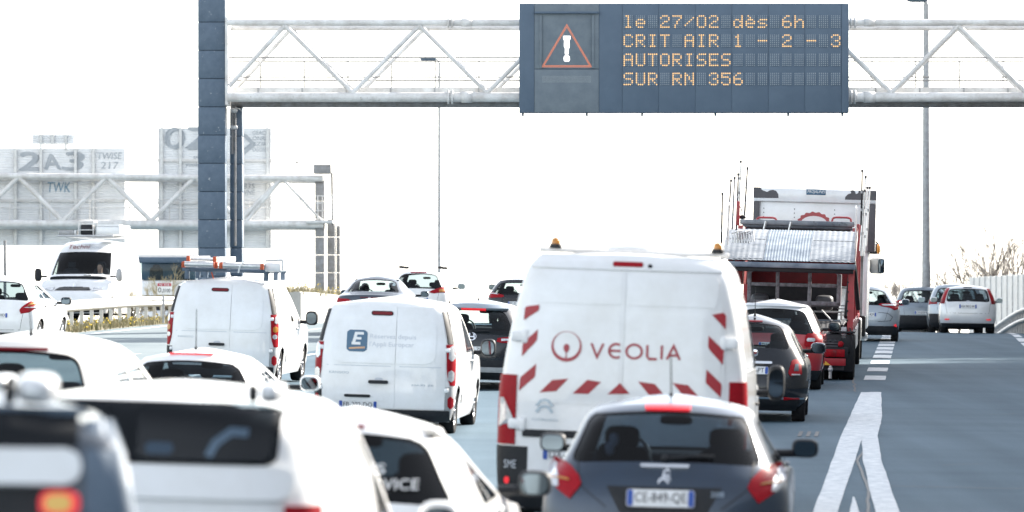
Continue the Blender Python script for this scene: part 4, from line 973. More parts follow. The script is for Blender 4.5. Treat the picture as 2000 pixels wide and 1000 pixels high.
# --- two small delivery vans
def small_van(name, label, cx, s, kind2):
    k = Car(name, label, 'van', cx, s, 'van', 1.83, 1.80, 4.25, 'white_paint', group='small white delivery vans', rear_win=None, side_win=(.60, .865), ys=(1.75, .02),
            wheel=(.31, .19), wb=(.78, .82), D=.30, p=3.6, crown=.045, seats=False, pillars=0, roll=1.6, cap=.022)
    seam = .155
    for x0, x1 in ((-.80, seam-.004), (seam+.004, .80)):
        d = k.patch('rear_door', [(z, max(x0, -.955*k.w(z)+.045), min(x1, .955*k.w(z)-.045)) for z in np.linspace(.35, 1.67, 14)], 'white_paint', .008, .02, 12)
        a, b = (x0+.13, seam-.004) if x0 < 0 else (seam+.004, x1-.13)
        P = rounded(a-.2 if x0 > 0 else a, b+.2 if x0 < 0 else b, .93, 1.50, .12, 6)
        rows = [(z, max(l, a), min(r, b)) for z, l, r in poly_rows(P, 22)]
        k.patch('embossed_panel', rows, 'white_paint', .019, .010, 10, d, 1, 1)
        k.line('panel_line', [(x0+.05, .895), (x1-.05, .895)], .008, 'pale_print', .010, d)
    for sx in (1, -1):
        k.patch('pillar_trim', [(z, .945*k.w(z)-.02, .997*k.w(z)) for z in np.linspace(1.20, 1.62, 7)], 'plastic', .010, .02, 6, None, sx, 1)
        lo, hi = (.66, 1.19)
        t = k.patch('tail_light', [(z, .945*k.w(z)-.045+(.05*((z-.92)/.27)**2 if z < .92 else 0), .998*k.w(z)) for z in np.linspace(lo, hi, 11)], 'lamp_red', .014, .03, 8, None, sx, 1)
        if kind2 == 0:
            k.patch('clear_lens', poly_rows(rounded(.86, .91, 1.04, 1.17, .02), 7), 'lamp_clear', .021, .01, 5, t, sx, 1); k.patch('amber_lens', poly_rows(rounded(.845, .905, .90, 1.0, .03), 7), 'lamp_amber', .021, .01, 5, t, sx, 1)
            k.patch('reversing_lens', poly_rows(rounded(.84, .90, .79, .87, .03), 7), 'lamp_clear', .021, .01, 5, t, sx, 1)
        else:
            k.patch('clear_lens', poly_rows(rounded(.835, .909, .98, 1.18, .03), 7), 'lamp_clear', .021, .01, 5, t, sx, 1); k.patch('reversing_lens', poly_rows(rounded(.835, .90, .71, .86, .03), 7), 'lamp_clear', .021, .01, 5, t, sx, 1)
        k.patch('corner_bumper', [(z, .955*k.w(z)-.06, .998*k.w(z)) for z in np.linspace(.24, .64, 6)], 'galva_dull' if sx > 0 else 'plastic', .014, .03, 8, None, sx, 1)
        k.patch('corner_reflector', poly_rows(rounded(.835, .895, .36, .52, .025), 6), 'lamp_red', .022, .02, 4, None, sx, 1)
        for z in (1.12, .60, 1.5)[:2]:
            h = MB(); h.superell(k.rear(sx*.82, z, .012), .03, .018, .028, .5, 12, 8); h.build('door_hinge', 'white_paint', k.root)
    k.patch('bumper', [(z, -.85, .85) for z in np.linspace(.20, .335, 4)], 'plastic', .03, .04, 20)
    k.brake(-.17, .09, 1.56, 1.60, 'lamp_dark_red', .022)
    k.poly('brake_light_surround', rounded(-.185, .105, 1.55, 1.61, .03), 'plastic', .014, .02)
    k.poly('door_handle', rounded(-.19, .07, .665, .71, .02), 'plastic', .045, .03); k.poly('handle_recess', rounded(-.11, .0, .69, .745, .03), 'pale_print', .013, .01)
    k.poly('latch_bar', rounded(-.50, -.16, .485, .52, .014), 'plastic', .035, .03); k.poly('latch_recess', rounded(-.62, .02, .44, .535, .04), 'white_paint', .014, .012)
    k.text('model_lettering', 'KANGOO', -.58, .80, .26, .03, 'grey_badge', .013); k.text('engine_lettering', 'MAXI ZE' if kind2 else 'dCi', .52, .66 if kind2 else .45, .28 if kind2 else .16, .022, 'grey_badge', .013)
    k.mirror(2.75, 1.10, .105, .12, paint='plastic'); k.handle((2.35,), .93, 'galva_dull', .18); k.seams((1.0, 2.3, 3.3), .35, 1.0)
    k.patch('side_moulding', [(z, 1.2, 3.2) for z in (.40, .46, .52)], 'galva_dull', .010, .02, 10, None, 1, 1, side=True)
    for x, y in ((0, .8),): pass
    return k
k2 = small_van('delivery_van', 'small white delivery van with a blue square E logo on its rear door', 745, 150, 1)
lg = k2.poly('logo_square', rounded(-.49, -.22, 1.075, 1.355, .04), 'logo_blue', .023, .008, m_rows=12)
k2.strokes('logo_letter', [([(-.405, 1.165), (-.365, 1.325)], .04), ([(-.38, 1.31), (-.27, 1.31)], .034), ([(-.40, 1.245), (-.30, 1.245)], .032), ([(-.425, 1.18), (-.31, 1.18)], .034)], 'sign_white', .0255, lg)
k2.strokes('logo_flash', [([(-.455, 1.115), (-.25, 1.13)], .022)], 'logo_orange', .0255, lg)
k2.text('rental_lettering', 'Réservez depuis', .115, 1.27, .60, .075, 'pale_print', .021); k2.text('rental_lettering', "l'Appli Europcar", .10, 1.17, .58, .08, 'pale_print', .021)
k2.plate(-.32, .385, 'FB-202-DQ')
k1 = small_van('delivery_van', 'small white delivery van carrying ladders on its roof bars', 428, 119, 0)
for y in (.45, 1.5, 2.3):
    b = MB(); b.tube((-.74, y, 1.895), (.72, y, 1.895), .032, 10)
    for x in (-.66, .66): b.bbox(x-.035, x+.035, y-.05, y+.05, 1.74, 1.90, .01)
    b.build('roof_bar', 'steel_blue', k1.root)
def roof_thing(name, label, cat, build, parent_car):
    t = thing(name, label, cat); t.location = parent_car.root.location; t.rotation_euler = parent_car.root.rotation_euler; build(t); return t
def ladder(x0, x1, y0, y1, z, nr):
    def f(t):
        for i, x in enumerate((x0, x1)):
            MB().bbox(x-.022, x+.022, y0, y1, z, z+.085, .008).build('ladder_rail', 'ladder_alu', t)
            MB().bbox(x-.028, x+.028, y0-.012, y0+.07, z-.006, z+.092, .008).build('end_cap', 'strap_orange', t)
        for i in range(nr):
            y = y0+.15+(y1-y0-.3)*i/(nr-1); MB().tube((x0+.022, y, z+.042), (x1-.022, y, z+.042), .018, 8).build('rung', 'ladder_alu', t)
    return f
roof_thing('ladder', 'aluminium ladder with orange end caps on the left of the van roof', 'ladder', ladder(-.66, -.12, .05, 2.9, 1.935, 10), k1)
roof_thing('ladder', 'longer aluminium ladder with orange end caps on the right of the van roof', 'ladder', ladder(-.02, .66, -.05, 3.0, 1.935, 10), k1)
roof_thing('ladder', 'short folded ladder lying on top of the left roof ladder', 'ladder', ladder(-.60, -.16, .15, 2.2, 2.03, 8), k1)
def crate(t):
    MB().tube((-.64, .02, 1.99), (-.14, .02, 1.99), .045, 12).build('tube_body', 'ladder_alu', t)
    for x in (-.645, -.15): MB().tube((x, .02, 1.99), (x+.014, .02, 1.99), .048, 12).build('tube_cap', 'strap_orange', t)
roof_thing('pipe_tube', 'pale tube with orange ends across the rear of the left ladder', 'tube', crate, k1)
def crate2(t):
    MB().tube((.0, .0, 1.985), (.66, .0, 1.985), .046, 12).build('tube_body', 'ladder_alu', t)
    for x in (-.01, .65): MB().tube((x, .0, 1.985), (x+.014, .0, 1.985), .049, 12).build('tube_cap', 'strap_orange', t)
    MB().path([(.27, -.02, 1.87), (.30, -.08, 1.97), (.36, -.06, 2.06), (.40, .0, 2.08)], .014, 6).build('strap', 'sign_white', t)
roof_thing('pipe_tube', 'pale tube with orange ends across the rear of the right ladder', 'tube', crate2, k1)
def crate3(t):
    MB().bbox(.68, .95, .10, .9, 1.90, 2.05, .03).build('bracket_body', 'white_paint', t); MB().path([(.70, .08, 2.08), (.98, .08, 2.10), (.99, .08, 1.93)], .02, 8).build('bracket_frame', 'tube_white', t)
roof_thing('rack_bracket', 'white folding rack arm overhanging the right side of the ladder van roof', 'bracket', crate3, k1)
MB().path([(-.25, .43, 1.86), (-.21, .40, 1.76), (-.2, .42, 1.72)], .012, 6).build('strap_tail', 'strap_orange', k1.root)
# --- small black city car
f = Car('city_car', 'glossy black small city car with ring shaped red tail lights and chrome trim', 'car', 1463, 137, 'city', 1.63, 1.53, 3.57, 'black_paint', rear_win=(.70, .925, .80, .78), side_win=(.67, .90), ys=(.80, .30),
        p=2.6, D=.50, wheel=(.30, .19), wb=(.66, .66), crown=.05, roll=1.6, glass_m='glass')
for sx in (1, -1):
    t = f.patch('tail_light', poly_rows([(.55, .69), (.535, .72), (.575, .885), (.60, .905), (.68, .905), (.705, .88), (.72, .70), (.70, .675), (.57, .672)], 12), 'lamp_red', .014, .03, 8, None, sx, 1)
    f.patch('body_inset', poly_rows([(.605, .74), (.62, .84), (.665, .84), (.672, .74)], 6), 'slate_paint', .019, .01, 4, t, sx, 1)
    f.patch('reversing_lens', poly_rows([(.57, .682), (.58, .70), (.69, .70), (.69, .682)], 4), 'lamp_clear', .019, .01, 4, t, sx, 1)
    f.patch('bumper_reflector', poly_rows([(.47, .345), (.47, .385), (.68, .375), (.68, .355)], 4), 'lamp_red', .042, .01, 6, None, sx, 1)
    f.poly('exhaust_tip', rounded(.1, .2, .2, .24, .02), 'chrome', .0, .01) if sx > 9 else None
f.patch('bumper', [(z, -.985*f.w(z), .985*f.w(z)) for z in np.linspace(.24, .60, 8)], 'black_paint', .022, .03, 28)
f.patch('lower_valance', [(z, -.88*f.w(z), .88*f.w(z)) for z in np.linspace(.19, .34, 4)], 'plastic', .028, .03, 24)
f.patch('chrome_strip', [(z, -.74, .74) for z in (.352, .365, .378)], 'chrome', .034, .02, 24)
f.patch('chrome_handle', poly_rows(rounded(-.30, .30, .83, .865, .015), 5), 'chrome', .03, .03, 14); f.plate(0, .74, 'GB-629-PT')
b = MB(); p = f.rear(.045, .985, .01); b.lathe([(0, .001), (0, .052), (-.012, .055), (-.016, .045), (-.012, .001)], 'y', 20, p); bd = b.build('round_badge', 'chrome', f.root); f.poly('badge_field', rounded(.01, .08, .96, 1.01, .02), 'dark_red', .03, .004, parent=bd)
f.line('tailgate_seam', [(-.62, 1.09), (-.66, 1.0), (-.60, .60)], .008); f.line('tailgate_seam', [(.62, 1.09), (.66, 1.0), (.60, .60), (-.60, .60)], .008); f.line('waist_seam', [(-.66, 1.03), (.66, 1.03)], .007)
f.mirror(2.25, 1.03, .11, .082, paint='mirror_glass'); f.antenna(.72, .40, .06, .02); f.handle((1.55,), .93, 'chrome'); f.seams((1.35, 2.4), .35, .98); f.brake(-.12, .14, 1.425, 1.44)
f.patch('side_sill', [(z, 1.1, 2.6) for z in (.22, .26, .30)], 'chrome', .012, .02, 8, None, 1, 1, side=True)
# --- red crossover
r = Car('crossover_car', 'red crossover with pale reflecting roof queueing between the black city car and the transporter', 'car', 1507, 112, 'suv', 1.75, 1.58, 4.1, 'red_paint', roof_reflection='pale_silver_paint', roof_z=.655, rear_win=(.63, .90, .86, .80), ys=(.80, .3),
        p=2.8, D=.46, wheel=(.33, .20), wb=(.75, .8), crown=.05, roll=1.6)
for sx in (1, -1):
    t = r.patch('tail_light', poly_rows([(.54, .79), (.56, .97), (.60, 1.0), (.80, 1.0), (.838, .97), (.83, .80), (.80, .77), (.57, .77)], 10), 'lamp_red', .014, .03, 8, None, sx, 1)
    r.patch('clear_lens', poly_rows(rounded(.58, .72, .86, .92, .02), 5), 'lamp_clear', .020, .01, 4, t, sx, 1)
r.valance(.36, 'plastic', .016); r.hatch_lines(.98); r.plate(0, .78, 'EW-338-SA'); r.brake(-.2, .2, 1.45, 1.475)
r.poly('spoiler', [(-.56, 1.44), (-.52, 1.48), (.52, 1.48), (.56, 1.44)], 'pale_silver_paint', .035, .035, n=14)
r.mirror(2.6, 1.08, .11, .085, paint='plastic'); r.antenna(.95, .16, .05); r.handle((1.3, 2.2), .95); r.seams((1.0, 1.9, 2.9), .4, 1.0)
# red car: pale silver upper body is sky reflection put into the colour
# --- dark compact SUV between the logo van and the utility van
h = Car('compact_suv', 'dark grey compact suv with silver roof between the logo van and the striped van', 'car', 918, 115, 'suv', 1.78, 1.53, 4.3, 'black_paint', roof_reflection='silver_paint', roof_z=.90, rear_win=(.625, .90, .86, .78), ys=(.85, .3), D=.44, p=2.8, wheel=(.33, .2), wb=(.78, .8), crown=.05, roll=1.6, glass_m='glass')  # silver on the dark roof is a painted sky reflection
simple_tail(h, [(.42, .835), (.44, .90), (.78, .93), (.86, .90), (.85, .80), (.55, .81)], .95, .69, 'FA-571-ZR', .34)
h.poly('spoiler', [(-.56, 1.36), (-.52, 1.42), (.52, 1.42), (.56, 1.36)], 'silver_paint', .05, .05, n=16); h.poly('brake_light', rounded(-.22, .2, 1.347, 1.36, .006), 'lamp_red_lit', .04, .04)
h.strokes('badge_letter', [([(-.045, .865), (-.035, .955)], .018), ([(.045, .865), (.035, .955)], .018), ([(-.038, .905), (.038, .905)], .016)], 'chrome', .02); h.strokes('badge_frame', [(arc(0, .91, .075, .06, 0, 360, 20), .010)], 'chrome', .02)
h.patch('reversing_lens', poly_rows([(.5, .845), (.5, .885), (.74, .885), (.74, .86)], 4), 'lamp_clear', .02, .01, 5, None, 1, 1)
h.mirror(2.7, 1.05, .12, .085, paint='plastic'); h.antenna(1.0, .10, .1); h.wiper(-.02, .3, .985); h.patch('bumper_step', [(z, -.8*h.w(z), .8*h.w(z)) for z in (.32, .36, .40)], 'galva_dull', .035, .03, 20)
# --- the queue on the right
y = Car('silver_hatchback', 'silver blue hatchback ahead of the transporter with arrow shaped tail lights', 'car', 1692, 74, 'hatch', 1.72, 1.50, 3.95, 'silver_paint', rear_win=(.645, .915, .84, .74), ys=(.75, .3), p=2.8, D=.46, wheel=(.31, .19), crown=.05, roll=1.0)
for sx in (1, -1):
    t = y.patch('tail_light', poly_rows([(.30, .985), (.36, 1.01), (.82, 1.01), (.845, .98), (.80, .845), (.72, .84), (.62, .90), (.38, .94)], 9), 'lamp_red', .014, .03, 8, None, sx, 1)
    y.patch('clear_lens', poly_rows([(.38, .965), (.40, .995), (.80, 1.0), (.82, .93), (.5, .94)], 6), 'lamp_clear', .021, .01, 6, t, sx, 1)
    y.patch('bumper_reflector', poly_rows([(.70, .42), (.74, .48), (.76, .48), (.77, .40)], 4), 'lamp_red_lit', .03, .01, 4, None, sx, 1)
y.valance(.42, 'plastic', .014); y.hatch_lines(.97, .7, .55, .55); y.plate(0, .72, 'DZ-704-KM'); y.mirror(2.45, 1.03, .11, .08)
y.line('panel_crease', [(.30, .78), (.55, .76), (.68, .66), (.62, .56), (.3, .54)], .012, 'plastic', .003)
m1 = Car('grey_mpv', 'grey people carrier with one white reversing lamp lit in the right queue', 'car', 1801, 59.5, 'mpv', 1.80, 1.60, 4.3, 'mid_grey_paint', rear_win=(.64, .90, .84, .80), ys=(.75, .3), p=2.8, D=.44, wheel=(.32, .2), roll=.8)
simple_tail(m1, [(.46, .98), (.56, 1.07), (.74, 1.11), (.88, 1.06), (.87, .93), (.70, .92), (.56, .94)], 1.02, .70, 'CN-210-VB', .38)
m1.patch('reversing_lens', poly_rows(rounded(.62, .74, .95, 1.06, .05), 7), 'reversing_lit', .022, .01, 5, None, -1, 1); m1.mirror(2.6, 1.1, .12, .09)
m2 = Car('silver_mpv', 'silver people carrier half hidden behind the white hatchback at right', 'car', 1868, 61, 'mpv', 1.80, 1.62, 4.3, 'silver_paint', rear_win=(.64, .90, .84, .80), ys=(.75, .3), p=2.8, D=.44, wheel=(.32, .2), roll=.8)
simple_tail(m2, [(.62, .92), (.64, 1.10), (.72, 1.14), (.86, 1.08), (.88, .90)], 1.02, .70, 'AH-552-QT', .38); m2.mirror(2.6, 1.1, .12, .09)
m3 = Car('dark_hatchback', 'dark hatchback seen between the silver hatchback and the grey people carrier', 'car', 1782, 52.5, 'hatch', 1.76, 1.50, 4.1, 'black_paint', rear_win=(.645, .905, .85, .80), ys=(.75, .3), p=2.8, D=.46, wheel=(.31, .19), roll=.6)
simple_tail(m3, [(.58, .85), (.60, 1.0), (.80, 1.0), (.85, .86)], .96, .72, 'BT-318-GC', .36); m3.mirror(2.6, 1.1, .12, .09)
e = Car('white_hatchback', 'pale silver hatchback with tall pillar lights, last in the right queue', 'car', 1890, 65.5, 'mpv', 1.68, 1.45, 3.92, 'pale_silver_paint', rear_win=(.655, .93, .80, .84), ys=(.72, .3), p=3.2, D=.36, wheel=(.30, .20), wb=(.68, .78), crown=.03, roll=.7)
for sx in (1, -1):
    t = e.patch('tail_light', [(z, e.w(z)*.87-.02, e.w(z)*.985) for z in np.linspace(.88, 1.34, 10)], 'lamp_red', .012, .03, 6, None, sx, 1)
    e.patch('dark_lens', [(z, e.w(z)*.87-.015, e.w(z)*.98) for z in np.linspace(.89, .98, 4)], 'lamp_dark_red', .02, .01, 4, t, sx, 1)
    e.patch('bumper_reflector', poly_rows(rounded(.54, .68, .40, .43, .012), 4), 'lamp_red_lit', .03, .02, 5, None, sx, 1)
e.valance(.30, 'plastic', .012); e.hatch_lines(.93, .8, .74, .60); e.plate(0, .80, '624 BEQ 84', .52, .12); e.brake(-.14, .12, 1.355, 1.375, 'plastic'); e.mirror(2.35, 1.0, .10, .08, paint='pale_silver_paint')
e.line('bumper_line', [(-.8, .60), (.8, .60)], .010); e.strokes('oval_badge', [(arc(0, .94, .05, .028, 0, 360, 16), .012)], 'chrome', .01)
# --- the far left lanes
bm = Car('dark_saloon', 'dark saloon with its driver visible through the rear window beyond the logo van', 'car', 720, 77, 'sedan', 1.80, 1.50, 4.5, 'slate_paint', rear_win=(.728, .935, .86, .84), side_win=(.70, .90), ys=(1.05, .3), p=2.8, D=.46, wheel=(.32, .21), wb=(.95, .85), crown=.04, roll=.8, glass_m='glass')
for sx in (1, -1): bm.patch('tail_light', poly_rows([(.46, .78), (.48, .88), (.62, .92), (.84, .93), (.86, .84), (.80, .76), (.6, .74)], 8), 'lamp_red', .012, .03, 7, None, sx, 1)
bm.plate(0, .80, 'FR-207-PT', .52, .11); bm.valance(.36, 'plastic', .012); bm.hatch_lines(.93, .62, .5, .62); bm.brake(-.24, .24, .945, .957, 'lamp_dark_red'); bm.mirror(3.0, 1.02, .11, .08); bm.strokes('round_badge', [(arc(0, .925, .02, .02, 0, 360, 12), .03)], 'chrome', .01); bm.text('model_lettering', '220d', .46, .90, .16, .03, 'chrome', .01)
sv = Car('white_suv', 'white car with dark roof bar feet farther ahead beside the dark saloon', 'car', 814, 64.5, 'suv', 1.84, 1.64, 4.5, 'white_paint', rear_win=(.64, .92, .86, .80), ys=(.9, .3), p=2.8, D=.46, wheel=(.34, .22), roll=.8, crown=.05)
for sx in (1, -1):
    t = sv.patch('tail_light', poly_rows([(.34, .93), (.42, .99), (.80, 1.12), (.88, 1.02), (.90, .92), (.5, .90)], 8), 'lamp_red', .014, .03, 7, None, sx, 1); sv.patch('amber_lens', poly_rows(rounded(.64, .80, .95, 1.03, .03), 5), 'lamp_amber', .021, .01, 5, t, sx, 1)
sv.valance(.42, 'plastic', .014); sv.hatch_lines(1.0); sv.plate(.08, .72, 'EJ-647-GK'); sv.brake(-.26, .22, 1.52, 1.545, 'lamp_red'); sv.mirror(2.7, 1.15, .13, .1)
for x in (-.60, .60):
    for yy in (1.0, 2.1):
        b = MB(); b.superell((x, yy, 1.70), .09, .06, .04, .6); b.superell((x+.1, yy, 1.705), .08, .03, .012, .8); b.build('roof_bar_foot', 'plastic', sv.root)
ni = Car('red_lamp_suv', 'dark suv with slim red tail lights peeking out left of the striped van', 'car', 1008, 66, 'suv', 1.80, 1.38, 4.4, 'black_paint', rear_win=(.63, .90, .86, .76), ys=(.85, .3), p=2.8, D=.46, wheel=(.34, .22), roll=.8, glass_m='glass')
simple_tail(ni, [(.36, .80), (.40, .86), (.78, .95), (.86, .94), (.86, .80), (.76, .77)], .86, .62, 'FC-912-NL', .42); ni.patch('clear_lens', poly_rows([(.55, .87), (.6, .91), (.82, .93), (.82, .89)], 4), 'lamp_clear', .02, .01, 4, None, -1, 1); ni.mirror(2.6, 1.1, .12, .09)
wl = Car('white_hatchback', 'white hatchback with amber red tail light leaving the picture at far left', 'car', -8, 88, 'hatch', 1.74, 1.60, 3.96, 'white_paint', rear_win=(.665, .92, .84, .80), ys=(.72, .3), p=2.8, D=.46, crown=.045, roll=.6)
for sx in (1, -1):
    t = wl.patch('tail_light', poly_rows([(.50, .84), (.56, .92), (.70, 1.03), (.83, 1.03), (.85, .90), (.70, .78), (.54, .76)], 10), 'lamp_red', .012, .03, 8, None, sx, 1)
    wl.patch('clear_lens', poly_rows([(.58, .885), (.60, .90), (.83, .92), (.84, .87)], 4), 'lamp_clear', .02, .01, 6, t, sx, 1); wl.patch('amber_lens', poly_rows([(.66, .93), (.72, 1.0), (.80, 1.0), (.82, .95)], 4), 'lamp_amber', .02, .01, 5, t, sx, 1)
wl.valance(.34, 'plastic', .012); wl.hatch_lines(1.0); wl.plate(0, .72, 'EQ-155-HD'); wl.mirror(2.45, 1.02, .12, .085, paint='plastic'); wl.handle((1.15, 2.15), .92, 'plastic'); wl.seams((.95, 1.75, 2.75), .35, .96); wl.antenna(.95, .3, .15)
# --- near left group
ml = Car('cream_mpv', 'cream people carrier cut by the left edge with a rear wiper and thin antenna', 'car', 2, 236, 'mpv', 1.80, 1.72, 4.2, 'cream_paint', rear_win=(.60, .915, .80, .76), ys=(.75, .3), p=2.9, D=.46, wheel=(.31, .2), crown=.06, roll=1.4)
simple_tail(ml, [(.68, .80), (.68, 1.15), (.80, 1.2), (.88, 1.1), (.89, .82)], 1.0, .8, 'CB-440-RF', .34); ml.brake(-.3, .3, 1.572, 1.59, 'lamp_dark_red'); ml.wiper(-.4, .3, 1.27); ml.antenna(.55, .25, .1, .1); ml.mirror(2.5, 1.17, .11, .09, paint='plastic'); ml.handle((1.3, 2.2), 1.0); ml.seams((1.0, 1.9, 2.9), .35, 1.05)
mw = Car('pale_hatchback', 'pale silver white hatchback with a roof antenna in front of the ladder van', 'car', 350, 193, 'hatch', 1.72, 1.39, 4.0, 'white_paint', rear_win=(.66, .925, .88, .84), ys=(.8, .3), p=2.9, D=.46, wheel=(.3, .19), crown=.045, roll=1.4)
simple_tail(mw, [(.56, .8), (.6, .95), (.8, 1.0), (.86, .9), (.84, .78)], .95, .75, 'DA-883-YW', .34); mw.brake(-.22, .24, 1.335, 1.352, 'lamp_red_lit'); mw.antenna(.85, .42, .02); mw.mirror(2.5, 1.0, .11, .085)
n3 = Car('white_supermini', 'white small car with white service lettering on its black rear window', 'car', 642, 342, 'hatch', 1.70, 1.55, 3.45, 'white_paint', rear_win=(.665, .915, .84, .80), ys=(.72, .28), p=2.7, D=.48, wheel=(.29, .18), wb=(.6, .65), crown=.05, roll=1.4, glass_m='privacy_glass')
simple_tail(n3, [(.52, .90), (.55, 1.0), (.70, 1.03), (.80, .98), (.78, .85)], 1.0, .75, 'FT-036-BD', .34); n3.brake(-.12, .12, 1.44, 1.455)
n3.text('window_lettering', 'LES', .18, 1.215, .17, .055, 'sign_white', .012); n3.text('window_lettering', 'LES-SERVICE', .20, 1.13, .52, .06, 'sign_white', .012)
n3.mirror(2.1, 1.05, .105, .08, paint='plastic'); n3.handle((1.5,), .93); n3.seams((1.25, 2.3), .35, 1.0); n3.wiper(.0, .3, 1.06)
n2 = Car('white_box_van', 'blurred white van with a dark rear door window and roof rail foot near the camera', 'van', 212, 457, 'van', 1.82, 1.89, 4.3, 'white_paint', rear_win=None, side_win=(.62, .885), ys=(2.1, .05), D=.34, p=3.2, crown=.05, roll=1.6, wheel=(.31, .2), cap=.02)
for sx in (1, -1):
    n2.poly('rear_door_window', [(sx*a, b) for a, b in rounded(.065, .625, 1.585, 1.80, .03)], 'tinted_glass', .040, .012, m_rows=12)
    n2.patch('tail_light', [(z, .70, .97*n2.w(z)) for z in np.linspace(.95, 1.40, 6)], 'lamp_red', .014, .03, 6, None, sx, 1)
    b = MB(); b.superell((sx*.60, .42, 1.875), .05, .16, .045, .6); b.build('roof_rail', 'pale_silver_paint', n2.root)
    b = MB(); b.superell((sx*.53, .28, 1.875), .022, .03, .04, .7); b.build('rail_foot', 'plastic', n2.root)
n2.line('door_seam', [(0, .5), (0, 1.66)], .009); n2.poly('door_cavity', rounded(-.66, .655, 1.57, 1.815, .04), 'trim', .024, .03, m_rows=16, n=20)
n2.poly('window_trinket', rounded(.10, .22, 1.605, 1.655, .02), 'logo_blue', .030, .004); n2.strokes('window_strap', [([(.37, 1.60), (.40, 1.66), (.46, 1.705), (.53, 1.70)], .035)], 'grey_badge', .0305)
n2.poly('tailgate_bulge', rounded(-.72, .72, 1.42, 1.56, .05), 'white_paint', .03, .03, n=18)
n2.valance(.5, 'plastic', .016); n2.plate(-.3, .6, 'EN-274-XS'); n2.mirror(2.8, 1.15, .11, .12)
n1 = Car('grey_van', 'very blurred dark grey van with a white tailgate band at the lower left corner', 'van', 1000-1.99*625, 625, 'van', 1.70, 2.06, 3.7, 'slate_paint', yaw=.10, rear_win=None, side_win=(.62, .885), ys=(1.5, .05), D=.13, p=6.0, crown=.05, roll=1.6, wheel=(.31, .2), cap=.02)
n1.patch('corner_cladding', [(z, .60, .992*n1.w(z)) for z in np.linspace(.5, 1.96, 14)], 'steel_blue', .012, .02, 12, None, 1, 1)
n1.poly('rear_door_window', rounded(-.56, .575, 1.867, 1.987, .02), 'trim', .012, .02, m_rows=10, n=16)
n1.patch('tailgate_band', poly_rows(rounded(-.62, .585, 1.752, 1.862, .05), 9), 'white_paint', .05, .05, 20); n1.poly('lower_tailgate', rounded(-.62, .585, 0.5, 1.747, .03), 'plastic', .012, .02, m_rows=10, n=16)
n1.patch('roof_edge', [(z, -.9*n1.w(z), .9*n1.w(z)) for z in np.linspace(1.975, 2.0, 4)], 'steel_blue', .02, .03, 20)
for sx in (1, -1):
    t = n1.poly('tail_light', [(sx*a, b) for a, b in rounded(.46, .585, 1.657, 1.737, .03)], 'lamp_red_lit', .03, .03); n1.poly('lit_lens', [(sx*a, b) for a, b in rounded(.475, .56, 1.669, 1.725, .025)], 'lamp_lit', .036, .01, parent=t)
b = MB(); b.superell((.44, .42, 2.05), .07, .2, .05, .6); b.build('roof_rail', 'pale_silver_paint', n1.root); b = MB(); b.superell((.355, .26, 2.04), .02, .03, .04, .7); b.build('rail_foot', 'plastic', n1.root); n1.mirror(2.4, 1.2, .1, .1)
# ================================================================ CAR TRANSPORTER
TX, TY, TU = place(1538, 104)
tk = thing('car_transporter', 'red framed car transporter with empty silver upper deck and white headboard', 'truck', (TX, TY, gz(TU, TY)), None, (0, math.radians(1.5), -math.atan(.0955)))
TMI = (Matrix.Translation(tk.location) @ tk.rotation_euler.to_matrix().to_4x4()).inverted()
def T(px, py, y):
    d = TY+y; return TMI @ Vector(((px-1000)/8000*d, d, CAM_H+(480-py)/8000*d))
def tb(name, x0, x1, y0, y1, z0, z1, m, b=.012, parent=tk): return MB().bbox(x0, x1, y0, y1, z0, z1, b).build(name, m, parent)
def tt(name, pts, r, m, parent=tk, n=8): return MB().path(pts, r, n).build(name, m, parent)
tb('chassis_rail', -.55, -.40, .2, 16, .55, .85, 'dark_steel'); tb('chassis_rail', .40, .55, .2, 16, .55, .85, 'dark_steel')
tyre, rim = wheel_mesh(.43, .28)
for sx in (1, -1):
    for yy in (.75, 2.0):
        for x in (.80, 1.09):
            o = obj('wheel', tyre, tk); o.location = (sx*x, yy, .43); o.rotation_euler = (0, 0, 0 if sx > 0 else math.pi); obj('rim', rim, o)
    o = obj('wheel', wheel_mesh(.5, .30)[0], tk); o.location = (sx*1.08, 15.4, .5); obj('rim', wheel_mesh(.5, .30)[1], o).rotation_euler = (0, 0, 0 if sx > 0 else math.pi)
    o = obj('wheel', wheel_mesh(.5, .30)[0], tk); o.location = (sx*1.08, 10.8, .5); obj('rim', wheel_mesh(.5, .30)[1], o).rotation_euler = (0, 0, 0 if sx > 0 else math.pi)
    tb('mudguard', sx*1.0-.24, sx*1.0+.24, .15, 2.6, .90, .94, 'plastic')
    tb('mud_flap', sx*.95-.27, sx*.95+.27, .20, .23, .18, .88, 'plastic')
tb('rear_beam', -1.18, 1.12, -.02, .10, .44, .64, 'plastic')
tb('underrun_bar', -1.1, 1.05, .12, .22, .2, .30, 'dark_steel')
for sx in (1, -1):
    l = tb('tail_light', min(sx*.56, sx*1.06), max(sx*.56, sx*1.06), -.05, -.021, .455, .60, 'lamp_red'); tb('clear_lens', min(sx*.56, sx*.68), max(sx*.56, sx*.68), -.058, -.051, .465, .59, 'lamp_clear', .004, l)
    for k in range(3): tb('lens_cell', sx*(.78+.09*k)-.035, sx*(.78+.09*k)+.035, -.058, -.051, .47, .585, 'lamp_dark_red' if k % 2 else 'lamp_red', .004, l)
    MB().lathe([(-.03, .001), (-.03, .05), (.0, .055)], 'y', 16, (sx*.98, -.01, .70)).build('round_reflector', 'lamp_red', tk)
    tb('lamp_bracket', sx*.98-.02, sx*.98+.02, 0, .03, .62, .75, 'plastic')
st = tb('chevron_strip', -1.16, 1.08, -.035, -.005, .295, .43, 'stripe_red', .004)
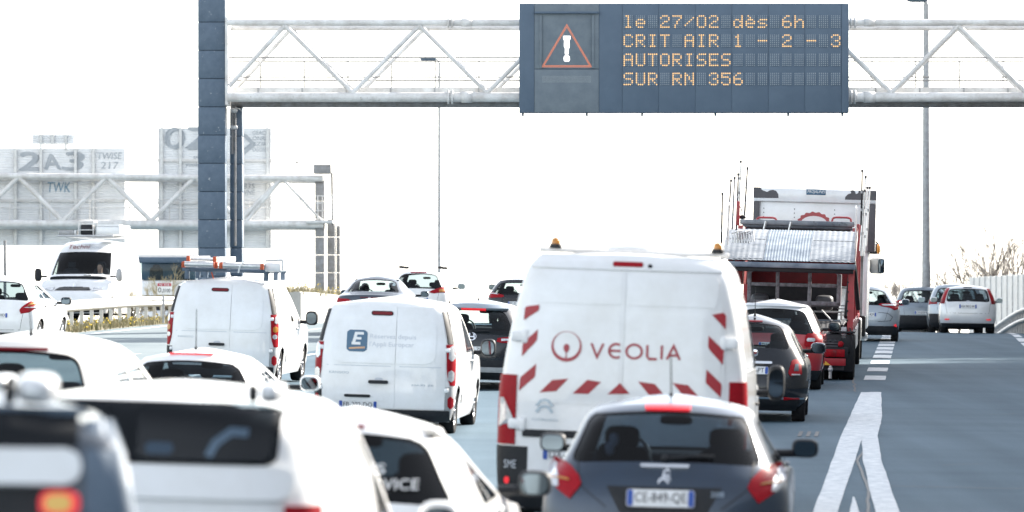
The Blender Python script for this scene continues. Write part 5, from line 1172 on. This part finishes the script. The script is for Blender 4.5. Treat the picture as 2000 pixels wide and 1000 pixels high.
for k in range(5):
    x = -1.0+.5*k-.02; 
    if x+.32 < 1.06: MB().add([(x, -.0375, .425), (x+.16, -.0375, .425), (x+.32, -.0375, .30), (x+.14, -.0375, .30)], [(0, 1, 2, 3)]).build('yellow_chevron', 'yellow', st)
tt('tow_hook', [(.80, .0, .30), (.80, -.02, .20), (.80, -.02, .05)], .03, 'galva'); MB().superell((.80, -.02, .22), .05, .05, .05, 1, 10, 8).build('tow_ball', 'galva', tk)
# lower loading ramp
rp = MB(); N = 16
G = []
for i in range(9):
    t = i/8; y = .02+1.55*t; z = .74+.36*t-.03*math.sin(t*3.1); G.append([(-.95+1.88*j/40, y, z+(.008 if j % 2 else 0)) for j in range(41)])
rp.grid(G, False); rp.build('loading_ramp', 'dark_steel', tk)
for z in (.66, .71): tb('ramp_edge', -.95, .93, -.02, .05, z-.02, z+.015, 'dark_steel', .006)
tb('ramp_side', .93, .99, .0, 1.6, .62, .80, 'plastic'); tb('ramp_side', -1.01, -.95, .0, 1.6, .62, .80, 'plastic')
for i in range(6): tb('deck_plate', -1.0, 1.0, 1.6+i*1.6, 3.16+i*1.6, .98, 1.04, 'dark_steel')
tb('deck_lip', -.95, .95, 1.55, 1.62, 1.05, 1.12, 'deck_worn')
fr = [(.42, 0, 1.13), (.42, 0, 1.27), (.95, 0, 1.27), (.95, 0, 1.13)]; tt('tool_frame', [(x, 1.7, z) for x, y, z in fr], .018, 'galva_dull'); tt('loose_bar', [(.2, 1.55, 1.32), (.36, 1.5, 1.14)], .014, 'galva'); tt('loose_bar', [(.58, 1.6, 1.30), (.78, 1.5, 1.10)], .014, 'galva')
tt('loose_bar', [(.05, 1.5, 1.36), (.12, 1.5, 1.12)], .014, 'galva')
# posts and side frame
for sx in (1, -1):
    b = MB(); x = sx*1.14
    b.add([(x-.055, .35, .30), (x+.055, .35, .30), (x+.055, .47, .30), (x-.055, .47, .30), (x-.055, .30, 2.26), (x+.055, .30, 2.26), (x+.055, .42, 2.26), (x-.055, .42, 2.26)], [(3, 2, 1, 0), (4, 5, 6, 7), (0, 1, 5, 4), (1, 2, 6, 5), (2, 3, 7, 6), (3, 0, 4, 7)]); b.build('rear_post', 'frame_red', tk)
    for k in range(10): MB().tube((x-.057*sx, .32, .6+.18*k), (x-.057*sx, .30, .6+.18*k), .02, 8).build('post_hole', 'plastic', tk)
    for yy, z1 in ((4.6, 2.9), (8.2, 3.0), (11.6, 3.0)): tb('side_post', x-.05, x+.05, yy, yy+.12, .6, z1, 'frame_red')
    tb('side_beam', x-.04, x+.05, .5, 12.5, .92, 1.10, 'frame_red'); tb('side_skirt', x+.0 if sx > 0 else x-.05, x+.05 if sx > 0 else x, 3.0, 12, .45, .9, 'tube_white')
    tt('hydraulic_ram', [(x-sx*.08, .6, 1.2), (x-sx*.02, 2.2, 2.35)], .045, 'plastic'); tt('hydraulic_rod', [(x-sx*.02, 2.2, 2.35), (x, 2.6, 2.6)], .025, 'chrome')
    tt('hand_rail', [(x+sx*.06, .28, 2.5), (x+sx*.06, .26, 3.25), (x+sx*.05, .5, 3.3)], .014, 'tube_white')
    tt('air_hose', [(x, .26, 1.0), (x+.06, .12, .8), (x+.02, .1, .55), (x-.05*sx, .15, .5)], .014, 'plastic')
tt('side_arm', [(1.18, .40, 2.25), (1.28, .9, 1.35)], .045, 'plastic'); tb('ladder_box', .98, 1.08, .2, .35, .80, 1.02, 'galva_dull')
# upper deck: two bright ribbed tracks and a worn centre plate, bent upwards
def zdeck(y): return 2.23+.60*math.sin(min(1, y/3.4)*1.45)
for x0, x1, m, pit, nm in ((-1.32, -.52, 'deck_plate', .105, 'deck_track'), (.36, 1.20, 'deck_plate', .105, 'deck_track'), (-.515, .355, 'deck_worn', .055, 'centre_plate')):
    nx = int((x1-x0)/pit*6); G = []
    for i in range(19):
        y = .02+3.35*i/18; G.append([(x0+(x1-x0)*j/nx, y, zdeck(y)+(.0035 if pit > .1 else .004)*math.sin(2*math.pi*(x0+(x1-x0)*j/nx)/pit)) for j in range(nx+1)])
    MB().grid(G).build(nm, m, tk)
    for y in (.12, 1.7): 
        if pit > .1: tb('tread_bar', x0+.02, x1-.02, y, y+.02, zdeck(y)+.002, zdeck(y)+.012, 'galva', .004)
tb('deck_edge', -1.34, 1.22, -.03, .02, 2.10, 2.20, 'deck_worn'); tb('deck_beam', -1.30, 1.18, .05, .16, 2.02, 2.12, 'plastic')
for sx in (1, -1): MB().grid([[(sx*(1.26)-.05, y, zdeck(y)-.16) for y in np.linspace(0, 3.4, 12)], [(sx*1.26-.05, y, zdeck(y)+.05) for y in np.linspace(0, 3.4, 12)]]).build('deck_side', 'galva', tk)
for k in range(4): tb('deck_cross_member', -1.2, 1.1, .5+k*.8, .58+k*.8, zdeck(.5+k*.8)-.14, zdeck(.5+k*.8)-.03, 'plastic')
# winch cluster on the left
for k in range(7): tt('winch_loop', [(-1.12+.05*k, .55+.03*k, 2.55), (-1.15+.05*k, .6, 2.72+.02*(k % 3)), (-1.05+.05*k, .7, 2.78), (-1.02+.05*k, .62, 2.58)], .016, 'aluminium')
# cargo hold: red bulkhead, dark machinery, grey gate
tb('bulkhead', -1.06, 1.06, 6.2, 6.26, 1.72, 2.62, 'dark_red'); tb('machinery', -1.0, 1.0, 6.0, 6.8, 1.04, 1.70, 'plastic'); tb('bulkhead', -1.10, -.95, 1.4, 6.2, 1.75, 2.5, 'dark_red')
for x in (-.75, .55): MB().superell((x, 5.6, 1.38), .18, .3, .16, .5).build('machine_drum', 'dark_steel', tk)
tb('machine_beam', -1.0, 1.0, 5.2, 5.3, 1.3, 1.36, 'dark_steel')
gt = MB(); gy = 1.05
def bar(x0, x1, z0, z1): return tb('gate_bar', x0, x1, gy, gy+.06, z0, z1, 'gate_grey', .01)
GZ0, GZ1 = 1.40, 2.12
bar(-.84, -.765, GZ0, GZ1-.13); bar(.86, .935, GZ0, GZ1-.13); bar(-.70, .80, GZ1-.075, GZ1); bar(-.84, .935, GZ0-.002, GZ0+.075)
bar(-.30, -.23, GZ0+.076, GZ1-.076); bar(.31, .38, 1.08, GZ1-.076)
for a, b in ((-.764, -.301), (-.229, .309), (.381, .859)): bar(a, b, 1.74, 1.81)
for sx, xa, xb in ((1, .80, .935), (-1, -.70, -.84)): MB().add([(xa, gy+q, GZ1) for q in (0, .06)]+[(xb, gy+q, GZ1-.13) for q in (0, .06)]+[(xb-.07*sx, gy+q, GZ1-.135) for q in (0, .06)]+[(xa-.02*sx, gy+q, GZ1-.075) for q in (0, .06)], [(0, 2, 4, 6), (1, 3, 5, 7), (0, 1, 3, 2), (6, 7, 5, 4)]).build('gate_bar', 'gate_grey', tk)
tb('gate_edge', .936, .95, gy-.01, gy+.07, GZ0, GZ1-.12, 'sign_white', .003)
MB().tube((1.0, 2.2, 1.12), (1.0, 2.2, 1.72), .13, 16, .07).build('air_tank', 'aluminium', tk)
for z in (1.2, 1.26, 1.32, 1.38): MB().lathe([(z, .12), (z+.01, .14), (z+.02, .12)], 'z', 16, (1.0, 2.2, 0)).build('tank_band', 'gate_grey', tk)
# forward upper deck
q = T(1565, 436, 5); tb('front_deck_edge', -1.16, 1.12, 4.8, 4.9, q.z-.05, q.z+.05, 'deck_plate'); tb('front_deck', -1.12, 1.08, 4.9, 11.5, q.z-.10, q.z-.02, 'deck_worn')
tb('deck_girder', -1.05, 1.05, 4.95, 5.05, q.z-.26, q.z-.11, 'plastic'); tb('red_girder', -1.0, 1.05, 5.1, 5.2, q.z-.46, q.z-.27, 'dark_red'); tb('red_girder', .0, 1.0, 4.92, 4.98, q.z-.40, q.z-.36, 'frame_red')
for x in (-.7, -.2): tt('deck_strut', [(x, 4.7, q.z-.25), (x+.06, 4.7, q.z+.02)], .025, 'aluminium')
# white headboard and cab
HYt = 12.6
L0 = T(1472, 366, HYt); R0 = T(1712, 372, HYt); zt = (L0.z+R0.z)/2; B0 = T(1590, 436, HYt); xl, xr = L0.x, R0.x
hbz = B0.z-.6
hd = tb('headboard', xl, xr, HYt+.05, HYt+2.0, hbz, zt, 'white_paint', .03)
tb('headboard_rail', xl+.002, xr-.002, HYt-.03, HYt+.04, zt-.30, zt-.01, 'white_paint', .02, hd); tb('headboard_stile', xl+.002, xl+.135, HYt-.03, HYt+.04, hbz, zt-.302, 'primer_grey', .01, hd); tb('headboard_stile', xr-.16, xr-.002, HYt-.03, HYt+.04, hbz, zt-.302, 'primer_grey', .01, hd)
def hp(px, py): v_ = T(px, py+ (0), HYt); return (v_.x, v_.z)
def blob(pts): 
    P = [hp(1390+a/5.55, 300+b/5.55) for a, b in pts]; MB().add([(x, HYt-.034, z) for x, z in P], [tuple(range(len(P)))]).build('bare_primer', 'primer_grey', hd)
blob([(452, 362), (530, 365), (545, 395), (575, 405), (600, 415), (630, 398), (665, 392), (700, 405), (722, 440), (725, 482), (452, 480)])
blob([(1445, 500), (1450, 470), (1480, 440), (1515, 430), (1505, 405), (1530, 395), (1550, 405), (1565, 440), (1590, 430), (1595, 400), (1790, 405), (1788, 508)])
x0, z0 = hp(1575, 378.5); x1, z1 = hp(1613, 372); tb('name_panel', x0, x1, HYt-.045, HYt-.032, z0-.02, z1+.02, 'logo_blue', .004, hd)
vs, fs = text_geo('PROJALINES'); MB().add([(x0+.02+(x1-x0-.04)*a+.02*b, HYt-.048, z0+.0+(z1-z0)*b) for a, b in vs], fs).build('name_lettering', 'sign_white', hd)
for x in (xl+.16+.07, xl+.9, xr-.9): 
    for k in range(3): MB().superell((x, HYt+.045, B0.z+.12+.09*k), .012, .01, .012, 1, 6, 4).build('rivet', 'plastic', hd)
a0 = T(1590, 436, 11.5); R_o = T(1622, 436, 11.5).x-a0.x
P1 = []; P2 = []
for k in range(41):
    a = math.pi*k/40; ro = R_o*(1+.05*math.sin(a*16)); P1.append((a0.x+ro*math.cos(a), a0.z+ro*.68*math.sin(a))); P2.append((a0.x+R_o*.80*math.cos(a), a0.z+R_o*.44*math.sin(a)))
b = MB(); b.grid([[(x, 11.4, z) for x, z in P1], [(x, 11.4, z) for x, z in P2]], False); b.grid([[(x, 11.48, z) for x, z in P1], [(x, 11.48, z) for x, z in P2]], False); b.grid([[(x, 11.4, z) for x, z in P1], [(x, 11.48, z) for x, z in P1]], False); b.grid([[(x, 11.4, z) for x, z in P2], [(x, 11.48, z) for x, z in P2]], False); b.build('toothed_arch', 'frame_red', tk)
for pa, pb in ((1475, 1519), (1623, 1665)):
    A_, B_ = T(pa, 430, 9), T(pb, 432, 9); z = A_.z; tt('red_hoop', [(A_.x, 9, z-.12), (A_.x+.04, 9, z+.04), (A_.x+.1, 9, z+.06), (B_.x-.1, 9, z+.06), (B_.x-.04, 9, z+.04), (B_.x, 9, z-.12)], .022, 'frame_red')
tb('cab', -1.20, 1.36, 14.4, 16.6, .7, 3.0, 'white_paint', .06); tb('cab_step', 1.0, 1.27, 13.2, 14.3, .5, 2.4, 'galva_dull'); tb('fuel_tank', .75, 1.25, 11.2, 13.2, .5, 1.0, 'aluminium', .05); tb('side_fairing', 1.24, 1.34, 12.7, 14.4, 1.0, hbz, 'white_paint')
m = T(1716, 486, 15.8); tt('mirror_arm', [(1.2, 15.6, m.z+.22), (m.x-.1, 15.7, m.z+.2), (m.x, 15.8, m.z+.1)], .02, 'plastic'); tt('mirror_frame', [(m.x-.06, 15.8, m.z+.11), (m.x+.06, 15.8, m.z+.09), (m.x+.05, 15.8, m.z-.12), (m.x-.07, 15.8, m.z-.1), (m.x-.06, 15.8, m.z+.11)], .016, 'tube_white')
m = T(1706, 486, 14.5); MB().superell(m, .13, .1, .12, .6).build('work_lamp', 'plastic', tk); MB().superell(m+Vector((.10, -.02, 0)), .05, .08, .11, .7).build('amber_lamp', 'lamp_amber', tk)
m = T(1713, 520, 15.2); MB().bbox(m.x-.16, m.x+.15, 15.1, 15.4, m.z-.17, m.z+.19, .05).build('mirror_housing', 'galva_dull', tk); MB().bbox(m.x+.02, m.x+.17, 15.06, 15.2, m.z-.15, m.z+.17, .03).build('mirror_glass', 'mirror_glass', tk)
tt('mirror_arm', [(1.15, 15.3, m.z-.1), (m.x, 15.3, m.z-.05)], .02, 'plastic')
m = T(1708, 635, 12); m.x = 1.24; MB().bbox(m.x-.09, m.x+.09, 11.9, 12.1, m.z-.25, m.z+.2, .03).build('side_box', 'plastic', tk); MB().superell(m+Vector((.05, -.1, -.25)), .09, .07, .09, .6).build('side_lamp', 'lamp_clear', tk)
# securing poles
for i, (pa, ya, pb, yb, y, m_) in enumerate(((1411, 376, 1409, 478, .4, 'plastic'), (1428, 350, 1421, 460, 1.0, 'dark_steel'), (1435, 345, 1430, 448, 1.2, 'gate_grey'), (1442, 338, 1438, 455, 1.4, 'dark_steel'), (1447, 313, 1443, 400, 1.6, 'aluminium'), (1460, 326, 1454, 424, 2.0, 'dark_steel'),
        (1684, 331, 1682, 440, .5, 'plastic'), (1691, 343, 1682, 500, .6, 'sign_white'), (1694, 364, 1687, 500, .8, 'sign_white'), (1699, 364, 1691, 480, 1.0, 'sign_white'), (1689, 370, 1680, 490, .5, 'aluminium'))):
    a, b = T(pa, ya, y), T(pb, yb, y); o = MB().tube(b, a, .020, 8, .014).build('securing_pole', m_, tk)
    for t_ in (.0, .38, .7): p = a+(b-a)*t_; MB().tube(p, p+(b-a).normalized()*.05, .0235, 8).build('pole_collar', 'dark_steel' if t_ == 0 else 'galva_dull', o)
a = T(1442, 393, 1.3); b = T(1440, 440, 1.3); tb('red_stake', a.x-.03, a.x+.03, 1.25, 1.35, b.z, a.z, 'frame_red', .01); MB().superell(T(1450, 424, 1.5), .07, .06, .04, .8).build('pole_lamp', 'plastic', tk)
tt('lamp_wire', [T(1443, 400, 1.4), T(1448, 408, 1.4), T(1450, 422, 1.5)], .01, 'plastic')
# ================================================================ THE OTHER CARRIAGEWAY
def front_patch(car, name, rows, m, off=.01, depth=.02, n=10, parent=None, fine=2):
    def fp(x, z, o):
        wv = car.w(z); a = min(abs(x)/wv, .999); f_ = lambda xx: car.yf(z)-.55*(1-(1-min(abs(xx)/wv, .999)**2.4)**(1/2.4))
        e = .005; yx = (f_(x+e)-f_(x-e))/(2*e); yz = (car.yf(z+e)-car.yf(z-e))/(2*e); nn = Vector((-yx, 1, -yz)).normalized()
        return Vector((x, f_(x), z))+nn*o
    car.front = fp
    RR = []
    for i in range(len(rows)-1):
        for k in range(fine): t = k/fine; RR.append(tuple(a+(b-a)*t for a, b in zip(rows[i], rows[i+1])))
    RR.append(rows[-1]); G = [[fp(a+(b-a)*j/n, z, off) for j in range(n+1)] for z, a, b in RR]
    return MB().grid(G).build(name, m, parent or car.root)
vY = 119.5; vX = (147-1000)/8000*vY; sl = slope(vY)
tv = Car('panel_van', 'white panel van with red lettering over its windscreen coming the other way', 'van', 0, 0, 'tall_van', 2.07, 2.45, 5.2, 'white_paint', loc=(vX+sl*5.2, vY+5.2, .20), facing=-1, yaw=-math.atan(sl)-.03,
         rear_win=None, side_win=(.53, .80), ys=(2.7, .05), wheel=(.34, .22), wb=(1.0, .95), D=.3, p=4, glass_m='glass', seats=False, pillars=0, roll=0)
front_patch(tv, 'grille', poly_rows([(-.55, .88), (-.42, .985), (.42, .985), (.55, .88)], 5), 'plastic', .015)
front_patch(tv, 'bumper', [(z, -.9*tv.w(z), .9*tv.w(z)) for z in np.linspace(.25, .55, 5)], 'plastic', .02)
b = MB(); p = tv.front(0, .97, .03); b.add([(p.x, p.y, p.z+.10), (p.x+.065, p.y, p.z), (p.x, p.y, p.z-.10), (p.x-.065, p.y, p.z), (p.x, p.y+.02, p.z+.05), (p.x+.03, p.y+.02, p.z), (p.x, p.y+.02, p.z-.05), (p.x-.03, p.y+.02, p.z)], [(0, 1, 5, 4), (1, 2, 6, 5), (2, 3, 7, 6), (3, 0, 4, 7)]); b.build('diamond_badge', 'chrome', tv.root)
for sx in (1, -1): front_patch(tv, 'headlight', poly_rows([(sx*.60, .86), (sx*.58, 1.0), (sx*.82, 1.14), (sx*.90, .92)], 6), 'lamp_clear', .02)
vs, fs = text_geo('Techni'); P = [tv.front(.55-.66*a, 2.135+.125*c, .012) for a, c in vs]; MB().add(P, fs).build('van_lettering', 'dark_red', tv.root)
vs, fs = text_geo('bois'); P = [tv.front(-.13-.35*a, 2.135+.10*c, .012) for a, c in vs]; MB().add(P, fs).build('van_lettering', 'pale_print', tv.root)
for sx in (1, -1): MB().path([tv.front(sx*.1+.3, 1.36, .02), tv.front(sx*.45+.3, 1.40, .02)], .012, 6).build('wiper', 'plastic', tv.root)
for sx in (1, -1):
    x = 1.22; MB().superell((sx*x, 4.15, 1.35), .10, .08, .19, .6).build('door_mirror', 'galva_dull' if sx < 0 else 'plastic', tv.root); MB().tube((sx*.95, 4.2, 1.3), (sx*1.15, 4.16, 1.3), .03, 8).build('mirror_arm', 'plastic', tv.root)
for x in (-.45, .45): q_ = MB(); q_.superell((x, 3.1, 1.15), .25, .1, .42); q_.superell((x, 3.08, 1.66), .13, .06, .1, .6); q_.build('front_seat', 'seat_cloth', tv.root)
q_ = MB(); q_.superell((0, 4.1, 1.22), .86, .3, .10); q_.build('dashboard', 'trim', tv.root); MB().bbox(-.4, -.15, 4.0, 4.2, 1.34, 1.36, .005).build('papers', 'sign_white', tv.root)
for y in (1.0, 2.2, 3.3): MB().tube((-.85, y, 2.52), (.85, y, 2.52), .03, 8).build('roof_bar', 'galva', tv.root)
def on_van(name, label, cat, f_):
    t = thing(name, label, cat); t.location = tv.root.location; t.rotation_euler = tv.root.rotation_euler; f_(t)
def cage(t):
    MB().bbox(-.16, .20, 2.7, 3.1, 2.56, 2.86, .03).build('motor_block', 'plastic', t)
    for x in (-.2, .24):
        for y in (2.65, 3.15): MB().tube((x, y, 2.53), (x, y, 2.97), .018, 6).build('frame_tube', 'tube_white', t)
    for z in (2.7, 2.95): MB().path([(-.2, 2.65, z), (.24, 2.65, z), (.24, 3.15, z), (-.2, 3.15, z), (-.2, 2.65, z)], .016, 6).build('frame_rail', 'tube_white', t)
on_van('roof_machine', 'small dark machine in a white tube cage on the oncoming van roof', 'machine', cage)
on_van('roof_box', 'white storage box on the right of the oncoming van roof', 'box', lambda t: (MB().bbox(-1.0, -.27, 1.6, 3.1, 2.56, 2.80, .03).build('box_body', 'white_paint', t), MB().bbox(-.98, -.29, 1.62, 3.08, 2.802, 2.86, .02).build('box_lid', 'white_paint', t)))
on_van('roof_tube', 'grey tube lying on the left of the oncoming van roof', 'tube', lambda t: (MB().bbox(.35, .85, 2.9, 3.2, 2.55, 2.68, .03).build('tube_body', 'galva_dull', t), MB().bbox(.30, .36, 2.88, 3.22, 2.54, 2.69, .01).build('tube_cap', 'galva', t)))
# far lorry
lY = 150; lX = (322-1000)/8000*lY
lo = thing('lorry', 'pale lorry with a dark sun visor far behind the oncoming white van', 'lorry', (lX, lY, gz(-26, lY)), None, (0, 0, -math.atan(slope(lY))))
def lb(nm, x0, x1, y0, y1, z0, z1, m, b=.04, p=lo): return MB().bbox(x0, x1, y0, y1, z0, z1, b).build(nm, m, p)
ZL = lambda py: CAM_H+(480-py)/8000*lY-lo.location.z
cb = MB(); cb.bbox(-1.2, 1.2, .12, 2.2, .6, ZL(548), .08); cb.build('cab', 'white_paint', lo)
lb('cab_roof', -1.2, 1.2, .2, 2.2, ZL(512), ZL(497), 'cream_paint', .09); lb('sun_visor', -1.12, 1.12, .0, .22, ZL(514), ZL(502), 'steel_blue', .05)
lb('windscreen', -1.12, 1.12, .16, .20, ZL(547), ZL(511), 'glass', .01); lb('cab_back', -1.18, 1.18, 2.0, 2.18, ZL(548), ZL(511), 'logo_blue'); 
for sx in (1, -1): lb('pillar', sx*1.16-.05, sx*1.16+.05, .12, .26, ZL(548), ZL(511), 'white_paint', .02); lb('door_mirror', sx*1.45-.10, sx*1.45+.10, .1, .2, ZL(545), ZL(520), 'plastic', .04); MB().path([(sx*1.2, .3, ZL(508)), (sx*1.35, .1, ZL(505)), (sx*1.45, .12, ZL(512)), (sx*1.45, .14, ZL(522))], .03, 6).build('mirror_arm', 'galva_dull', lo)
for x in (-.5, .5): q_ = MB(); q_.superell((x, 1.2, ZL(545)), .25, .12, .45); q_.superell((x, 1.2, ZL(523)), .14, .07, .11, .6); q_.build('seat', 'seat_cloth', lo)
lb('bumper', -1.22, 1.22, .0, .3, .4, .95, 'white_paint', .06); lb('grille', -.8, .8, .08, .13, 1.0, 1.55, 'plastic', .02); lb('cargo_body', -1.25, 1.25, 2.5, 8.5, 1.0, ZL(500), 'tube_white', .03)
for sx in (1, -1):
    lb('headlight', sx*.95-.18, sx*.95+.18, .05, .12, .98, 1.2, 'lamp_clear', .03)
    for yy in (1.2, 6.8): o = obj('wheel', wheel_mesh(.5, .30)[0], lo); o.location = (sx*1.05, yy, .5); obj('rim', wheel_mesh(.5, .30)[1], o)
lb('chassis_rail', -.5, .5, 1, 8.4, .6, .99, 'dark_steel')
# ================================================================ PEOPLE AT THE WHEEL
def seated(name, label, car, lx, ly, lz, shirt):
    V_ = [((0, 0, 0), .14), ((0, -.03, .2), .135), ((0, -.04, .42), .15), ((0, -.02, .53), .075), ((0, .0, .60), .062), ((0, .015, .68), .088), ((0, .015, .76), .092), ((0, .0, .82), .06),
          ((.19, -.03, .46), .065), ((.27, .08, .24), .05), ((.17, .36, .30), .036), ((-.19, -.03, .46), .065), ((-.27, .08, .24), .05), ((-.17, .36, .30), .036),
          ((.10, .06, -.02), .10), ((.13, .46, .02), .07), ((.13, .58, -.36), .05), ((-.10, .06, -.02), .10), ((-.13, .46, .02), .07), ((-.13, .58, -.36), .05),
          ((.13, .43, .33), .02), ((-.13, .43, .33), .02), ((0, .10, .695), .02)]
    Ed = [(0, 1), (1, 2), (2, 3), (3, 4), (4, 5), (5, 6), (6, 7), (2, 8), (8, 9), (9, 10), (2, 11), (11, 12), (12, 13), (0, 14), (14, 15), (15, 16), (0, 17), (17, 18), (18, 19), (10, 20), (13, 21), (5, 22)]
    me = bpy.data.meshes.new('person'); me.from_pydata([p for p, r in V_], Ed, []); o = bpy.data.objects.new('person', me); COL.objects.link(o)
    md = o.modifiers.new('s', 'SKIN'); me.skin_vertices or None
    for i, (p, r) in enumerate(V_): me.skin_vertices[0].data[i].radius = (r, r)
    me.skin_vertices[0].data[0].use_root = True; o.modifiers.new('d', 'SUBSURF').levels = 2
    bpy.context.view_layer.update(); m2 = bpy.data.meshes.new_from_object(o.evaluated_get(bpy.context.evaluated_depsgraph_get())); bpy.data.objects.remove(o)
    for k_ in ('skin', shirt): m2.materials.append(M[k_])
    for p_ in m2.polygons: p_.use_smooth = True; c_ = p_.center; p_.material_index = 0 if (c_.z > .54 or (c_.y > .34 and c_.z > .2)) else 1
    t = obj('person', m2, None, label, 'person'); mw_ = Matrix.Translation(car.root.location) @ car.root.rotation_euler.to_matrix().to_4x4()
    t.matrix_world = mw_ @ Matrix.Translation((lx, ly, lz))
    hb_ = MB(); hb_.superell((0, -.018, .765), .098, .098, .082, .95, 16, 10); hb_.build('hair', 'dark_hair', t)
seated('person', 'driver with dark hair seated in the dark saloon', bm, -.40, bm.yf(.7*bm.H)-.92, .45, 'dark_jacket')
seated('person', 'driver in a pale shirt behind the windscreen of the oncoming van', tv, -.45, 3.30, .86, 'pale_shirt')
